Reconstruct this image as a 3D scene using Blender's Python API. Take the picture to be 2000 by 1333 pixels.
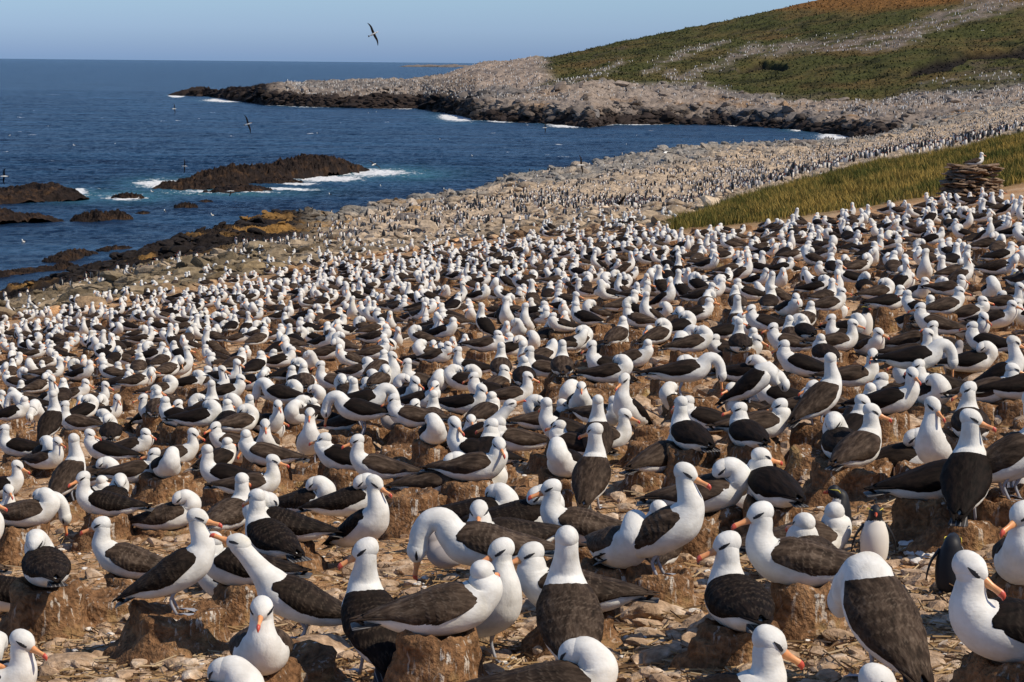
import bpy, math, random
import numpy as np
from mathutils import Matrix, Vector
PI = math.pi
random.seed(7); rng = np.random.default_rng(11)
S = bpy.context.scene
for o in list(bpy.data.objects): bpy.data.objects.remove(o)

# ------------------------------------------------------------ camera
FPX, CX, CY = 4200.0, 1000.0, 666.5          # focal length and centre in the photo's 2000 px frame
EYE = 20.0                                    # eye height above the sea
cam_d = bpy.data.cameras.new('camera'); cam = bpy.data.objects.new('camera', cam_d)
S.collection.objects.link(cam); S.camera = cam
cam_d.sensor_width = 36; cam_d.lens = FPX / 2000 * 36
cam_d.clip_start = 0.2; cam_d.clip_end = 200000
PITCH = math.atan((CY - 123.2) / FPX); ROLL = math.radians(0.54)
MR = Matrix.Rotation(PI/2 - PITCH, 3, 'X') @ Matrix.Rotation(ROLL, 3, 'Z')
cam.matrix_world = Matrix.Translation((0, 0, EYE)) @ MR.to_4x4()
RC = np.array(MR); CAM = np.array([0, 0, EYE])
S.render.resolution_x, S.render.resolution_y = 1024, 682
# ------------------------------------------------------------ light
SUN_EL = math.radians(47); SUN_DIR = np.array([0.93, -0.37])    # towards the sun, on the ground
SUN_DIR = SUN_DIR / np.linalg.norm(SUN_DIR)
world = bpy.data.worlds.new("World"); S.world = world; world.use_nodes = True
wn = world.node_tree; wn.nodes.clear()
w_out = wn.nodes.new('ShaderNodeOutputWorld'); w_bg = wn.nodes.new('ShaderNodeBackground')
sky = wn.nodes.new('ShaderNodeTexSky'); sky.sky_type = 'NISHITA'; sky.sun_disc = False
sky.sun_elevation = SUN_EL; sky.sun_rotation = math.atan2(SUN_DIR[0], SUN_DIR[1])
sky.air_density = 1.0; sky.dust_density = 0.3; sky.ozone_density = 2.0
geo = wn.nodes.new('ShaderNodeTexCoord'); sep = wn.nodes.new('ShaderNodeSeparateXYZ')
wn.links.new(geo.outputs['Generated'], sep.inputs[0])
wr = wn.nodes.new('ShaderNodeValToRGB'); wr.color_ramp.interpolation = 'B_SPLINE'
wm = wn.nodes.new('ShaderNodeMapRange'); wm.inputs[1].default_value = -0.02; wm.inputs[2].default_value = 0.18
wn.links.new(sep.outputs[2], wm.inputs[0]); wn.links.new(wm.outputs[0], wr.inputs[0])
wr.color_ramp.interpolation = 'LINEAR'; els = wr.color_ramp.elements
while len(els) < 6: els.new(.5)
for q_, (p_, c_) in zip(els, [(.104, (.40, .655, 1.43)), (.1215, (.44, .68, 1.43)), (.151, (.50, .74, 1.44)), (.175, (.55, .79, 1.47)), (.24, (.63, .87, 1.42)), (1, (.80, .95, 1.15))]):
    q_.position = p_; q_.color = (c_[0]/1.5, c_[1]/1.5, c_[2]/1.5, 1)
mul = wn.nodes.new('ShaderNodeVectorMath'); mul.operation = 'MULTIPLY'
mul2 = wn.nodes.new('ShaderNodeVectorMath'); mul2.operation = 'SCALE'; mul2.inputs['Scale'].default_value = 1.5
wn.links.new(sky.outputs[0], mul.inputs[0]); wn.links.new(wr.outputs[0], mul.inputs[1]); wn.links.new(mul.outputs[0], mul2.inputs[0]); mul = mul2
wn.links.new(mul.outputs[0], w_bg.inputs[0]); w_bg.inputs[1].default_value = 0.085
wn.links.new(w_bg.outputs[0], w_out.inputs[0])
sun_d = bpy.data.lights.new('sun', 'SUN'); sun_d.energy = 4.0; sun_d.angle = math.radians(0.5)
sun_d.color = (1.0, 0.885, 0.72)
sun = bpy.data.objects.new('sun', sun_d); S.collection.objects.link(sun)
ts = Vector((SUN_DIR[0]*math.cos(SUN_EL), SUN_DIR[1]*math.cos(SUN_EL), math.sin(SUN_EL)))
sun.rotation_euler = ts.to_track_quat('Z', 'Y').to_euler()
S.view_settings.view_transform = 'Standard'; S.view_settings.look = 'None'
S.view_settings.exposure = 0.12; S.view_settings.gamma = 1
S.cycles.max_bounces = 5; S.cycles.diffuse_bounces = 3; S.cycles.glossy_bounces = 2

# ------------------------------------------------------------ photo geometry
def ray(x, y):
    x, y = np.broadcast_arrays(np.asarray(x, float), np.asarray(y, float))
    d = np.stack([(x-CX)/FPX, (CY-y)/FPX, -np.ones(x.shape)], -1)
    return d @ RC.T
def project(P):
    q = (np.asarray(P, float) - CAM) @ RC
    return CX + FPX*q[..., 0]/-q[..., 2], CY - FPX*q[..., 1]/-q[..., 2], -q[..., 2]
# colony ground: a plane measured from the sizes of the birds' heads
def _pt(x, y):
    k = -230.0 + 0.063*x + 0.46*y
    return CAM + ray(x, y) * (FPX / k)
_A = np.array([_pt(0, 800), _pt(2000, 700), _pt(1000, 1250)])
PL = np.linalg.solve(np.c_[_A[:, :2], np.ones(3)], _A[:, 2])
def plane_z(X, Y): return PL[0]*X + PL[1]*Y + PL[2]
def on_plane(x, y, h=0):
    d = ray(x, y); t = (PL[2] + h - EYE) / (d[2] - PL[0]*d[0] - PL[1]*d[1])
    return CAM + d*t
def at_z(x, y, z):
    d = ray(x, y); return CAM + d*((z-EYE)/d[2])

# ------------------------------------------------------------ noise
_perm = rng.permutation(256); _perm = np.r_[_perm, _perm, _perm]
_grad = rng.normal(size=(256, 3)); _grad /= np.linalg.norm(_grad, axis=1)[:, None]
def pnoise(p):
    p = np.asarray(p, float); i = np.floor(p).astype(np.int64); f = p - i; i &= 255
    u = f*f*f*(f*(f*6-15)+10); out = 0
    for dx in (0, 1):
        for dy in (0, 1):
            for dz in (0, 1):
                h = _perm[_perm[_perm[(i[..., 0]+dx) & 255] + ((i[..., 1]+dy) & 255)] + ((i[..., 2]+dz) & 255)]
                g = _grad[h]
                dot = g[..., 0]*(f[..., 0]-dx) + g[..., 1]*(f[..., 1]-dy) + g[..., 2]*(f[..., 2]-dz)
                w = (u[..., 0] if dx else 1-u[..., 0])*(u[..., 1] if dy else 1-u[..., 1])*(u[..., 2] if dz else 1-u[..., 2])
                out = out + dot*w
    return out * 1.5
def fbm(p, o=4, ridge=False):
    a, s, t = 1.0, 0, 0
    for k in range(o):
        n = pnoise(p*2.03**k + 17.3*k)
        if ridge: n = 1 - 2*np.abs(n)
        s = s + a*n; t += a; a *= 0.5
    return s / t
def n2(X, Y, sc, seed=0, o=4, ridge=False):
    return fbm(np.stack([X/sc, Y/sc, np.full(np.shape(X), seed*3.7)], -1), o, ridge)
def sstep(a, b, x):
    t = np.clip((x-a)/(b-a), 0, 1); return t*t*(3-2*t)

# ------------------------------------------------------------ mesh helpers
def link(o, parent=None):
    S.collection.objects.link(o)
    if parent: o.parent = parent
    return o
def tag(o, label=None, cat=None, group=None, kind=None):
    if label: o['label'] = label
    if cat: o['category'] = cat
    if group: o['group'] = group
    if kind: o['kind'] = kind
    return o
def mesh_np(name, V, F, mats, MI=None, smooth=True, col=None, attrs=None):
    """V (n,3); F (m,3|4) or (loops, sizes)"""
    me = bpy.data.meshes.new(name); V = np.asarray(V, np.float32)
    if isinstance(F, tuple): L, sz = F
    else: F = np.asarray(F); L, sz = F.ravel(), np.full(len(F), F.shape[1])
    me.vertices.add(len(V)); me.vertices.foreach_set('co', V.ravel())
    me.loops.add(len(L)); me.loops.foreach_set('vertex_index', L.astype(np.int32))
    me.polygons.add(len(sz)); st = np.r_[0, np.cumsum(sz)[:-1]]
    me.polygons.foreach_set('loop_start', st.astype(np.int32))
    if MI is not None: me.polygons.foreach_set('material_index', np.asarray(MI, np.int32))
    me.polygons.foreach_set('use_smooth', np.full(len(sz), bool(smooth)))
    for m in mats: me.materials.append(m)
    if col is not None:
        a = me.color_attributes.new('Col', 'FLOAT_COLOR', 'POINT')
        c = np.ones((len(V), 4), np.float32); c[:, :3] = col; a.data.foreach_set('color', c.ravel())
    for k, v in (attrs or {}).items():
        a = me.attributes.new(k, 'FLOAT', 'POINT'); a.data.foreach_set('value', np.asarray(v, np.float32))
    me.update(calc_edges=True); me.validate()
    return me
def obj(name, me, parent=None): return link(bpy.data.objects.new(name, me), parent)
class MB:
    """collects pieces: verts, faces (tri / quad), material index"""
    def __init__(s): s.V = []; s.L = []; s.Z = []; s.M = []; s.n = 0
    def add(s, V, F, m=0):
        V = np.asarray(V, float); s.V.append(V)
        for f in F: s.L.extend([i+s.n for i in f]); s.Z.append(len(f))
        s.M.extend([m]*len(F) if np.isscalar(m) else list(m)); s.n += len(V)
    def data(s): return np.concatenate(s.V), np.array(s.L), np.array(s.Z), np.array(s.M)
    def mesh(s, name, mats, smooth=True):
        V, L, Z, M = s.data(); return mesh_np(name, V, (L, Z), mats, M, smooth)
def catmull(C, n):
    C = np.asarray(C, float); k = len(C); t = np.linspace(0, k-1, n); i = np.minimum(t.astype(int), k-2); f = (t-i)[:, None]
    P = lambda j: C[np.clip(j, 0, k-1)]
    p0, p1, p2, p3 = P(i-1), P(i), P(i+1), P(i+2)
    return 0.5*((2*p1)+(-p0+p2)*f+(2*p0-5*p1+4*p2-p3)*f*f+(-p0+3*p1-3*p2+p3)*f**3)
def loft(C, n, m, L0=(0, 1, 0), up=None):
    """C rows: x y z r_lateral r_vertical. Returns verts, faces."""
    R = catmull(C, n); P = R[:, :3]; r1 = np.maximum(R[:, 3], .0008); r2 = np.maximum(R[:, 4], .0008)
    T = np.gradient(P, axis=0); T /= np.linalg.norm(T, axis=1)[:, None]+1e-9
    Lv = np.array(L0, float); a = np.arange(m)*2*PI/m; V = []
    for i in range(n):
        Lv = Lv - T[i]*(Lv@T[i]); Lv /= np.linalg.norm(Lv)+1e-9; U = np.cross(T[i], Lv)
        V.append(P[i] + np.outer(np.cos(a)*r1[i], Lv) + np.outer(np.sin(a)*r2[i], U))
    V = np.concatenate(V + [P[:1], P[-1:]]); F = []
    for i in range(n-1):
        for j in range(m):
            k = (j+1) % m; F.append((i*m+j, (i+1)*m+j, (i+1)*m+k, i*m+k))
    e0, e1 = n*m, n*m+1
    for j in range(m):
        k = (j+1) % m; F.append((e0, j, k)); F.append((e1, (n-1)*m+k, (n-1)*m+j))
    return V, F
def rotz(a): c, s = math.cos(a), math.sin(a); return np.array([[c, -s, 0], [s, c, 0], [0, 0, 1]])
def roty(a): c, s = math.cos(a), math.sin(a); return np.array([[c, 0, s], [0, 1, 0], [-s, 0, c]])   # +a tips +x down

# ------------------------------------------------------------ materials
def mat(name, base=(.5, .5, .5), rough=.8, spec=.3):
    m = bpy.data.materials.new(name); m.use_nodes = True; b = m.node_tree.nodes['Principled BSDF']
    b.inputs['Base Color'].default_value = (*base, 1); b.inputs['Roughness'].default_value = rough
    b.inputs['Specular IOR Level'].default_value = spec
    return m, m.node_tree, b
def N(nt, t, **k):
    n = nt.nodes.new(t)
    for a, v in k.items(): setattr(n, a, v)
    return n
def noise(nt, scale, detail=4, vec=None, rough=.55, dist=0):
    n = N(nt, 'ShaderNodeTexNoise'); n.inputs['Scale'].default_value = scale; n.inputs['Detail'].default_value = detail
    n.inputs['Roughness'].default_value = rough; n.inputs['Distortion'].default_value = dist
    if vec is not None: nt.links.new(vec, n.inputs['Vector'])
    return n.outputs['Fac']
def ramp(nt, fac, stops):
    r = N(nt, 'ShaderNodeValToRGB'); nt.links.new(fac, r.inputs[0]); el = r.color_ramp.elements
    while len(el) < len(stops): el.new(.5)
    for q, (p, c) in zip(el, stops):
        q.position = p; q.color = (*c, 1) if len(c) == 3 else c
    return r.outputs[0]
def mix(nt, a, b, fac, blend='MIX'):
    x = N(nt, 'ShaderNodeMixRGB', blend_type=blend)
    for s, v in ((1, a), (2, b), (0, fac)):
        if isinstance(v, (int, float)): x.inputs[s].default_value = v
        elif isinstance(v, tuple): x.inputs[s].default_value = (*v, 1)
        else: nt.links.new(v, x.inputs[s])
    return x.outputs[0]
def bump(nt, b, h, strength=.5, dist=.02):
    n = N(nt, 'ShaderNodeBump'); n.inputs['Strength'].default_value = strength; n.inputs['Distance'].default_value = dist
    nt.links.new(h, n.inputs['Height']); nt.links.new(n.outputs[0], b.inputs['Normal'])
def coords(nt, which='Object', scale=None):
    t = N(nt, 'ShaderNodeTexCoord').outputs[which]
    if scale:
        mp = N(nt, 'ShaderNodeMapping'); mp.inputs['Scale'].default_value = scale; nt.links.new(t, mp.inputs[0]); t = mp.outputs[0]
    return t
def math_(nt, op, a, b=None):
    x = N(nt, 'ShaderNodeMath', operation=op)
    for s, v in ((0, a), (1, b)):
        if v is None: continue
        if isinstance(v, (int, float)): x.inputs[s].default_value = v
        else: nt.links.new(v, x.inputs[s])
    return x.outputs[0]

M = {}
m, nt, b = mat('white_feather', rough=.75, spec=.15); M['white'] = m
c = coords(nt); f = noise(nt, 14, 4, c); f2 = noise(nt, 5, 3, c)
col = ramp(nt, f, [(.3, (.62, .60, .555)), (.62, (.78, .77, .73))])
col = mix(nt, col, ramp(nt, f2, [(.56, (1, 1, 1)), (.75, (.90, .86, .76))]), 1.0, 'MULTIPLY')
nt.links.new(col, b.inputs['Base Color']); bump(nt, b, mix(nt, noise(nt, 60, 3, coords(nt, 'Object', (1, 2.2, 2.2))), noise(nt, 13, 3, coords(nt, 'Object', (.8, 1.8, 1.2))), .82), .5, .012)

m, nt, b = mat('dark_feather', rough=.72, spec=.10); M['mantle'] = m
c = coords(nt, 'Object', (.55, 2.6, 1.6)); oi = N(nt, 'ShaderNodeObjectInfo').outputs['Random']
ga = N(nt, 'ShaderNodeAttribute'); ga.attribute_name = 'tone'
f = noise(nt, 16, 5, c, .65); f2 = noise(nt, 5, 3, coords(nt))
dark = ramp(nt, f, [(.35, (.005, .0038, .003)), (.7, (.019, .012, .009))])
brown = ramp(nt, f, [(.32, (.022, .014, .009)), (.5, (.062, .041, .028)), (.72, (.15, .108, .078))])
tone = math_(nt, 'ADD', oi, ga.outputs['Fac'])
tone = math_(nt, 'FRACT', math_(nt, 'ADD', math_(nt, 'MULTIPLY', oi, .35), ga.outputs['Fac']))
tone = math_(nt, 'MULTIPLY', ramp(nt, tone, [(.28, (0, 0, 0)), (.62, (1, 1, 1))]), ramp(nt, f2, [(.3, (.45, .45, .45)), (.6, (1, 1, 1))]))
fc = mix(nt, dark, brown, tone); gw = N(nt, 'ShaderNodeAttribute'); gw.attribute_name = 'worn'
nt.links.new(mix(nt, fc, mix(nt, (.10, .075, .055), (.26, .20, .15), tone), math_(nt, 'MULTIPLY', gw.outputs['Fac'], .42)), b.inputs['Base Color'])
vv = N(nt, 'ShaderNodeTexVoronoi'); vv.inputs['Scale'].default_value = 26; nt.links.new(coords(nt, 'Object', (.55, 1.1, 1)), vv.inputs['Vector'])
hh = mix(nt, f, vv.outputs['Distance'], .45); bump(nt, b, hh, .8, .012)

m, nt, b = mat('bill_orange', (.80, .34, .13), .35, .5); M['bill'] = m
nt.links.new(ramp(nt, noise(nt, 30, 2, coords(nt)), [(.3, (.72, .27, .11)), (.7, (.86, .42, .17))]), b.inputs['Base Color'])
M['tip'] = mat('bill_red', (.62, .10, .06), .35, .5)[0]
M['brow'] = mat('brow_dark', (.02, .02, .024), .6, .3)[0]
M['leg'] = mat('blue_grey_skin', (.33, .34, .38), .5, .4)[0]
m, nt, b = mat('tail_feather', rough=.55, spec=.3); M['tail'] = m
wv = N(nt, 'ShaderNodeTexWave', bands_direction='Y'); wv.inputs['Scale'].default_value = 14; nt.links.new(coords(nt), wv.inputs['Vector'])
nt.links.new(ramp(nt, wv.outputs['Fac'], [(.86, (.040, .036, .036)), (.97, (.26, .25, .24))]), b.inputs['Base Color'])
BIRD = [M['white'], M['mantle'], M['bill'], M['brow'], M['leg'], M['tail'], M['tip']]
M['pblack'] = mat('penguin_black', (.016, .017, .021), .55, .3)[0]
M['pwhite'] = mat('penguin_white', (.72, .68, .62), .75, .2)[0]
M['pred'] = mat('penguin_bill', (.55, .09, .04), .4, .4)[0]
M['pyellow'] = mat('penguin_crest', (.75, .62, .10), .6, .2)[0]
M['down'] = mat('grey_down', (.32, .29, .28), .95, .05)[0]

m, nt, b = mat('mud', rough=.95, spec=.1); M['mud'] = m
c = coords(nt); oi = N(nt, 'ShaderNodeObjectInfo').outputs['Random']
f = noise(nt, 9, 6, c, .65); f3 = noise(nt, 38, 4, c)
base = ramp(nt, f, [(.28, (.10, .052, .027)), (.5, (.225, .125, .064)), (.72, (.38, .23, .12))])
base = mix(nt, base, ramp(nt, f3, [(.35, (.6, .6, .6)), (.6, (1.15, 1.1, 1.05))]), 1.0, 'MULTIPLY')
sx = N(nt, 'ShaderNodeSeparateXYZ'); nt.links.new(c, sx.inputs[0])
st = noise(nt, 34, 3, coords(nt, 'Object', (1, 1, .13)), .6); st2 = noise(nt, 4, 3, coords(nt, 'Object', (1, 1, .5)))
rim = N(nt, 'ShaderNodeMapRange'); rim.inputs[1].default_value = .0; rim.inputs[2].default_value = .22
nt.links.new(sx.outputs[2], rim.inputs[0])
g = math_(nt, 'MULTIPLY', math_(nt, 'MULTIPLY', ramp(nt, st, [(.57, (0, 0, 0)), (.64, (1, 1, 1))]), rim.outputs[0]), ramp(nt, st2, [(.42, (0, 0, 0)), (.60, (1, 1, 1))]))
base = mix(nt, base, (.62, .56, .48), g)
gy = ramp(nt, noise(nt, 3.3, 4, c), [(.60, (0, 0, 0)), (.74, (.6, .6, .6))])
base = mix(nt, base, (.45, .33, .14), gy)
nt.links.new(base, b.inputs['Base Color']); bump(nt, b, mix(nt, f3, f, .5), 1.0, .055)

def ground_mat(name, near=True):
    m, nt, b = mat(name, rough=.95, spec=.08)
    a = N(nt, 'ShaderNodeVertexColor'); a.layer_name = 'Col'; c = coords(nt)
    if near:
        f = noise(nt, 2.2, 6, c, .7); g = noise(nt, 17, 5, c, .7); h = noise(nt, .6, 4, c)
        v = N(nt, 'ShaderNodeTexVoronoi'); v.inputs['Scale'].default_value = 9; nt.links.new(c, v.inputs['Vector'])
        straw = noise(nt, 30, 4, coords(nt, 'Object', (1, .28, 1)), .7, 1.5)
        x = mix(nt, a.outputs[0], ramp(nt, f, [(.25, (.55, .50, .45)), (.5, (1, 1, 1)), (.75, (1.3, 1.3, 1.28))]), 1.0, 'MULTIPLY')
        x = mix(nt, x, ramp(nt, g, [(.3, (.55, .5, .45)), (.6, (1.15, 1.15, 1.15))]), 1.0, 'MULTIPLY')
        x = mix(nt, x, (.60, .44, .27), ramp(nt, straw, [(.56, (0, 0, 0)), (.70, (.75, .75, .75))]))
        x = mix(nt, x, (.60, .48, .36), ramp(nt, noise(nt, 4.5, 5, c, .7), [(.60, (0, 0, 0)), (.72, (.7, .7, .7))]))
        nt.links.new(x, b.inputs['Base Color']); bump(nt, b, mix(nt, g, straw, .5), 1.0, .03)
    else:
        f = noise(nt, .45, 7, c, .72); g = noise(nt, 2.4, 5, c, .7)
        x = mix(nt, a.outputs[0], ramp(nt, f, [(.3, (.45, .43, .42)), (.5, (1, 1, 1)), (.75, (1.45, 1.42, 1.4))]), 1.0, 'MULTIPLY')
        x = mix(nt, x, ramp(nt, g, [(.3, (.5, .48, .46)), (.6, (1.2, 1.2, 1.2))]), 1.0, 'MULTIPLY')
        nt.links.new(x, b.inputs['Base Color']); bump(nt, b, mix(nt, f, g, .4), 1.0, .5)
    return m
M['ground'] = ground_mat('colony_ground', True); M['shore'] = ground_mat('shore_rock', False)

def stone_mat(name, stops, sc=5, attr=False):
    m, nt, b = mat(name, rough=.9, spec=.15); c = coords(nt); f = noise(nt, sc, 6, c, .7)
    x = ramp(nt, f, stops)
    x = mix(nt, x, ramp(nt, noise(nt, sc*5, 4, c), [(.3, (.6, .58, .55)), (.65, (1.2, 1.2, 1.2))]), 1.0, 'MULTIPLY')
    if attr:
        a = N(nt, 'ShaderNodeVertexColor'); a.layer_name = 'Col'; x = mix(nt, x, a.outputs[0], 1.0, 'MULTIPLY')
    nt.links.new(x, b.inputs['Base Color']); bump(nt, b, f, .8, .25/sc)
    return m
M['stone'] = stone_mat('tan_stone', [(.3, (.27, .175, .11)), (.52, (.48, .34, .225)), (.72, (.70, .60, .49))])
M['cairn'] = stone_mat('cairn_stone', [(.3, (.13, .085, .055)), (.55, (.27, .19, .13)), (.78, (.42, .32, .24))], 4)
M['darkrock'] = stone_mat('wet_dark_rock', [(.34, (.009, .007, .007)), (.54, (.026, .017, .013)), (.72, (.085, .046, .022))], .5)
M['boulder'] = stone_mat('shore_boulder', [(.3, (.09, .08, .075)), (.55, (.22, .19, .17)), (.8, (.42, .38, .33))], .6)
M['rubble'] = stone_mat('shore_rubble', [(.3, (.7, .7, .7)), (.6, (1, 1, 1)), (.8, (1.25, 1.25, 1.25))], .7, True)
def leaf_mat(name, attr='Col'):
    m, nt, b = mat(name, rough=.8, spec=.1); a = N(nt, 'ShaderNodeVertexColor'); a.layer_name = 'Col'
    nt.links.new(a.outputs[0], b.inputs['Base Color']); return m
M['blade'] = leaf_mat('tussock_blade'); M['twig'] = leaf_mat('dry_litter')

m, nt, b = mat('sea_water', (.01, .04, .09), .28, .32); M['sea'] = m
b.inputs['IOR'].default_value = 1.33
c = coords(nt); a1 = N(nt, 'ShaderNodeAttribute'); a1.attribute_name = 'foam'; a2 = N(nt, 'ShaderNodeAttribute'); a2.attribute_name = 'turq'
f = noise(nt, .06, 7, coords(nt, 'Object', (.28, 1, 1)), .72)
x = ramp(nt, f, [(.36, (.003, .012, .034)), (.5, (.007, .027, .066)), (.62, (.020, .062, .125))])
x = mix(nt, x, (.05, .19, .24), a2.outputs['Fac'])
fn = noise(nt, .9, 7, c, .75); fo = math_(nt, 'ADD', a1.outputs['Fac'], math_(nt, 'MULTIPLY', math_(nt, 'SUBTRACT', fn, .5), 1.6))
fm = ramp(nt, fo, [(.34, (0, 0, 0)), (.50, (1, 1, 1))])
gt = math_(nt, 'MULTIPLY', fm, ramp(nt, a1.outputs['Fac'], [(.02, (0, 0, 0)), (.12, (1, 1, 1))]))
x = mix(nt, x, (.82, .84, .85), gt)
nt.links.new(x, b.inputs['Base Color'])
nt.links.new(mix(nt, (.26, .26, .26), (.9, .9, .9), gt), b.inputs['Roughness'])
bump(nt, b, mix(nt, noise(nt, 1.1, 6, coords(nt, 'Object', (.6, 1, 1)), .65), noise(nt, .25, 4, coords(nt, 'Object', (.5, 1, 1))), 0.5), 1.0, 1.6)

# ------------------------------------------------------------ terrain
def azim(x): d = ray(x, 300.0); return np.arctan2(d[..., 0], d[..., 1])
def zat(x, y, D):
    d = ray(x, y); return EYE + D*d[..., 2]/np.hypot(d[..., 0], d[..., 1])
def Dsea(x, y, z=0.0):
    d = ray(x, y); return (z-EYE)/(d[..., 2]/np.hypot(d[..., 0], d[..., 1]))
EDGE = np.array([(-700, 735), (0, 630), (190, 604), (350, 572), (455, 552), (595, 527), (720, 503), (850, 487), (950, 470), (1150, 457), (1320, 446), (1550, 420), (1760, 388), (2000, 352), (2700, 270)], float)
def edge_y(x): return np.interp(x, EDGE[:, 0], EDGE[:, 1])
def edge_D(x):
    x = np.atleast_1d(np.asarray(x, float)); out = []
    for q in np.clip(x, -700, 2700):
        p = on_plane(q, edge_y(q)); out.append(np.hypot(p[0], p[1]))
    return np.array(out)
# columns: x, then (D, y or ('z',z)) for bank, apron1, apron2, crest, shore
Z = lambda z: ('z', z)
NEAR = [
 (-700, [(66, Z(8.6)), (80, Z(6.5)), (100, Z(4.2)), (120, Z(2.2)), (138, Z(0))]),
 (0,    [(78, Z(10.3)), (105, Z(7.4)), (135, Z(4.2)), (158, Z(1.9)), (176, Z(0))]),
 (185,  [(82, Z(10.8)), (110, Z(8.0)), (145, Z(4.6)), (172, Z(2.2)), (192, Z(0))]),
 (300,  [(86, Z(10.9)), (120, Z(7.8)), (155, Z(4.9)), (185, Z(2.6)), (208, Z(0))]),
 (420,  [(90, Z(11.0)), (130, Z(7.6)), (165, 512), (205, Z(2.8)), (228, Z(0))]),
 (520,  [(95, Z(11.0)), (140, Z(7.2)), (185, 485), (228, Z(2.6)), (250, Z(0))]),
 (640,  [(98, Z(10.9)), (150, Z(7.0)), (190, 470), (232, 450), (262, Z(0))]),
 (860,  [(102, Z(10.9)), (155, Z(7.6)), (200, 428), (260, 403), (288, Z(0))]),
 (1070, [(100, Z(11.8)), (165, 425), (240, 387), (320, 354), (348, Z(0))]),
 (1350, [(90, 435), (175, 420), (270, 357), (410, 301), (440, Z(0))]),
 (1600, [(104, 355), (250, 349), (370, 306), (470, 288), (500, Z(0))]),
 (1700, [(104, 330), (270, 322), (400, 293), (535, 279), (560, Z(0))]),
 (1850, [(108, 305), (280, 297), (430, 262), (600, 236), (640, Z(2))]),
 (2000, [(110, 269), (280, 264), (450, 226), (600, 206), (640, Z(3))]),
 (2700, [(120, 170), (300, 172), (450, 165), (600, 160), (640, Z(4))]),
]
NC = 1000
cols = np.r_[np.linspace(-3000, -660, 30), np.linspace(-640, 2640, NC-60), np.linspace(2660, 5000, 30)]
def line_table(tab, cols):
    xs = np.array([t[0] for t in tab], float); n = len(tab[0][1]); D = np.zeros((len(tab), n)); Zt = np.zeros((len(tab), n))
    for i, (x, pts) in enumerate(tab):
        for j, (d, yy) in enumerate(pts):
            D[i, j] = d; Zt[i, j] = yy[1] if isinstance(yy, tuple) else zat(x, yy, d)
    return [(np.interp(cols, xs, D[:, j]), np.interp(cols, xs, Zt[:, j])) for j in range(n)]
def build_rows(lines, counts):
    Ds, Zs = [], []
    for (d0, z0), (d1, z1), n in zip(lines[:-1], lines[1:], counts):
        for k in range(n):
            t = k/n; Ds.append(d0*(d1/d0)**t); tz = (Ds[-1]-d0)/(d1-d0+1e-9); Zs.append(z0+(z1-z0)*tz)
    Ds.append(lines[-1][0]); Zs.append(lines[-1][1])
    return np.array(Ds), np.array(Zs)
def grid_faces(R, Cn):
    i = np.arange(R-1)[:, None]*Cn + np.arange(Cn-1)[None]; i = i.ravel()
    return np.stack([i, i+1, i+1+Cn, i+Cn], 1)
az = azim(cols)
lt = line_table(NEAR, cols)
De = edge_D(cols)
zp = lambda D: plane_z(np.sin(az)*D, np.cos(az)*D)
one = np.ones(NC)
lines = [(one*1.3, zp(1.3)), (De, zp(De))] + lt + [(lt[-1][0]+14, one*-3.0), (lt[-1][0]+40, one*-6)]
Dg, Zg = build_rows(lines, [300, 50, 90, 110, 120, 45, 12, 3])
rowline = []
for li, n in enumerate([300, 50, 90, 110, 120, 45, 12, 3]): rowline += [li + k/n for k in range(n)]
rowline = np.array(rowline + [8.0])[:, None]*np.ones((1, NC))
# soften the kinks between the structural lines
for _ in range(14): Zg[302:-14] = (Zg[301:-15] + 2*Zg[302:-14] + Zg[303:-13])/4
Xg, Yg = np.sin(az)*Dg, np.cos(az)*Dg
PX, PY, _ = project(np.stack([Xg, Yg, Zg], -1))
nsm = n2(Xg, Yg, 1.3, 1, 4)
col_w = 1 - sstep(1.0, 1.25, rowline)                     # colony plain
bank = sstep(.97, 1.0, rowline)*(1-sstep(2.0, 2.25, rowline))*sstep(1290, 1340, PX + 30*n2(Xg, Yg, 6, 4))
rocky = sstep(.97, 1.12, rowline)*(1-bank)
crest = np.clip(1-np.abs(rowline-5.0)/1.0, 0, 1)
rid = n2(Xg, Yg, 7.0, 5, 5, True); rid2 = n2(Xg, Yg, 2.2, 9, 4, True)
steps = n2(Xg, Yg, 18.0, 13, 3)
disp = col_w*(0.035*nsm + .02*n2(Xg, Yg, .3, 2, 3)) + bank*(.25*n2(Xg, Yg, 4, 6, 4))
lowz = .28+.72*sstep(1.6, 2.6, rowline)
disp = disp + rocky*lowz*((.75 + 1.7*crest)*(rid-.25) + .65*rid2 + .8*steps*sstep(2, 4, rowline))*(1-sstep(6.0, 7.0, rowline)*.5)
Zg2 = Zg + disp
# colours
def C3(*c): return np.array(c, float)
def lay(col, c, w): return col*(1-w[..., None]) + np.asarray(c)*w[..., None]
colr = np.ones(Xg.shape+(3,))*C3(.48, .275, .135)
colr = lay(colr, (.56, .39, .24), sstep(-.2, .5, n2(Xg, Yg, 2.5, 3)))
colr = lay(colr, (.27, .16, .09), sstep(.1, .6, n2(Xg, Yg, 1.1, 8)))
nb = n2(Xg, Yg, 14, 21, 4); nb2 = n2(Xg, Yg, 5, 22, 4)
rk = lay(np.ones(Xg.shape+(3,))*C3(.50, .395, .285), (.28, .262, .235), sstep(-.15, .35, nb + .9*crest - .35))
rk = lay(rk, (.52, .43, .34), sstep(.15, .5, nb2))
rk = lay(rk, (.13, .12, .11), .8*sstep(.22, .5, n2(Xg, Yg, 3.2, 24, 4))*sstep(1.8, 2.4, rowline))
leftw = sstep(760, 480, PX + 60*nb)
lowr = (1-sstep(1.8, 2.8, rowline))*sstep(1400, 1200, PX)
rk = lay(rk, (.25, .19, .125), .8*lowr)
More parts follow.
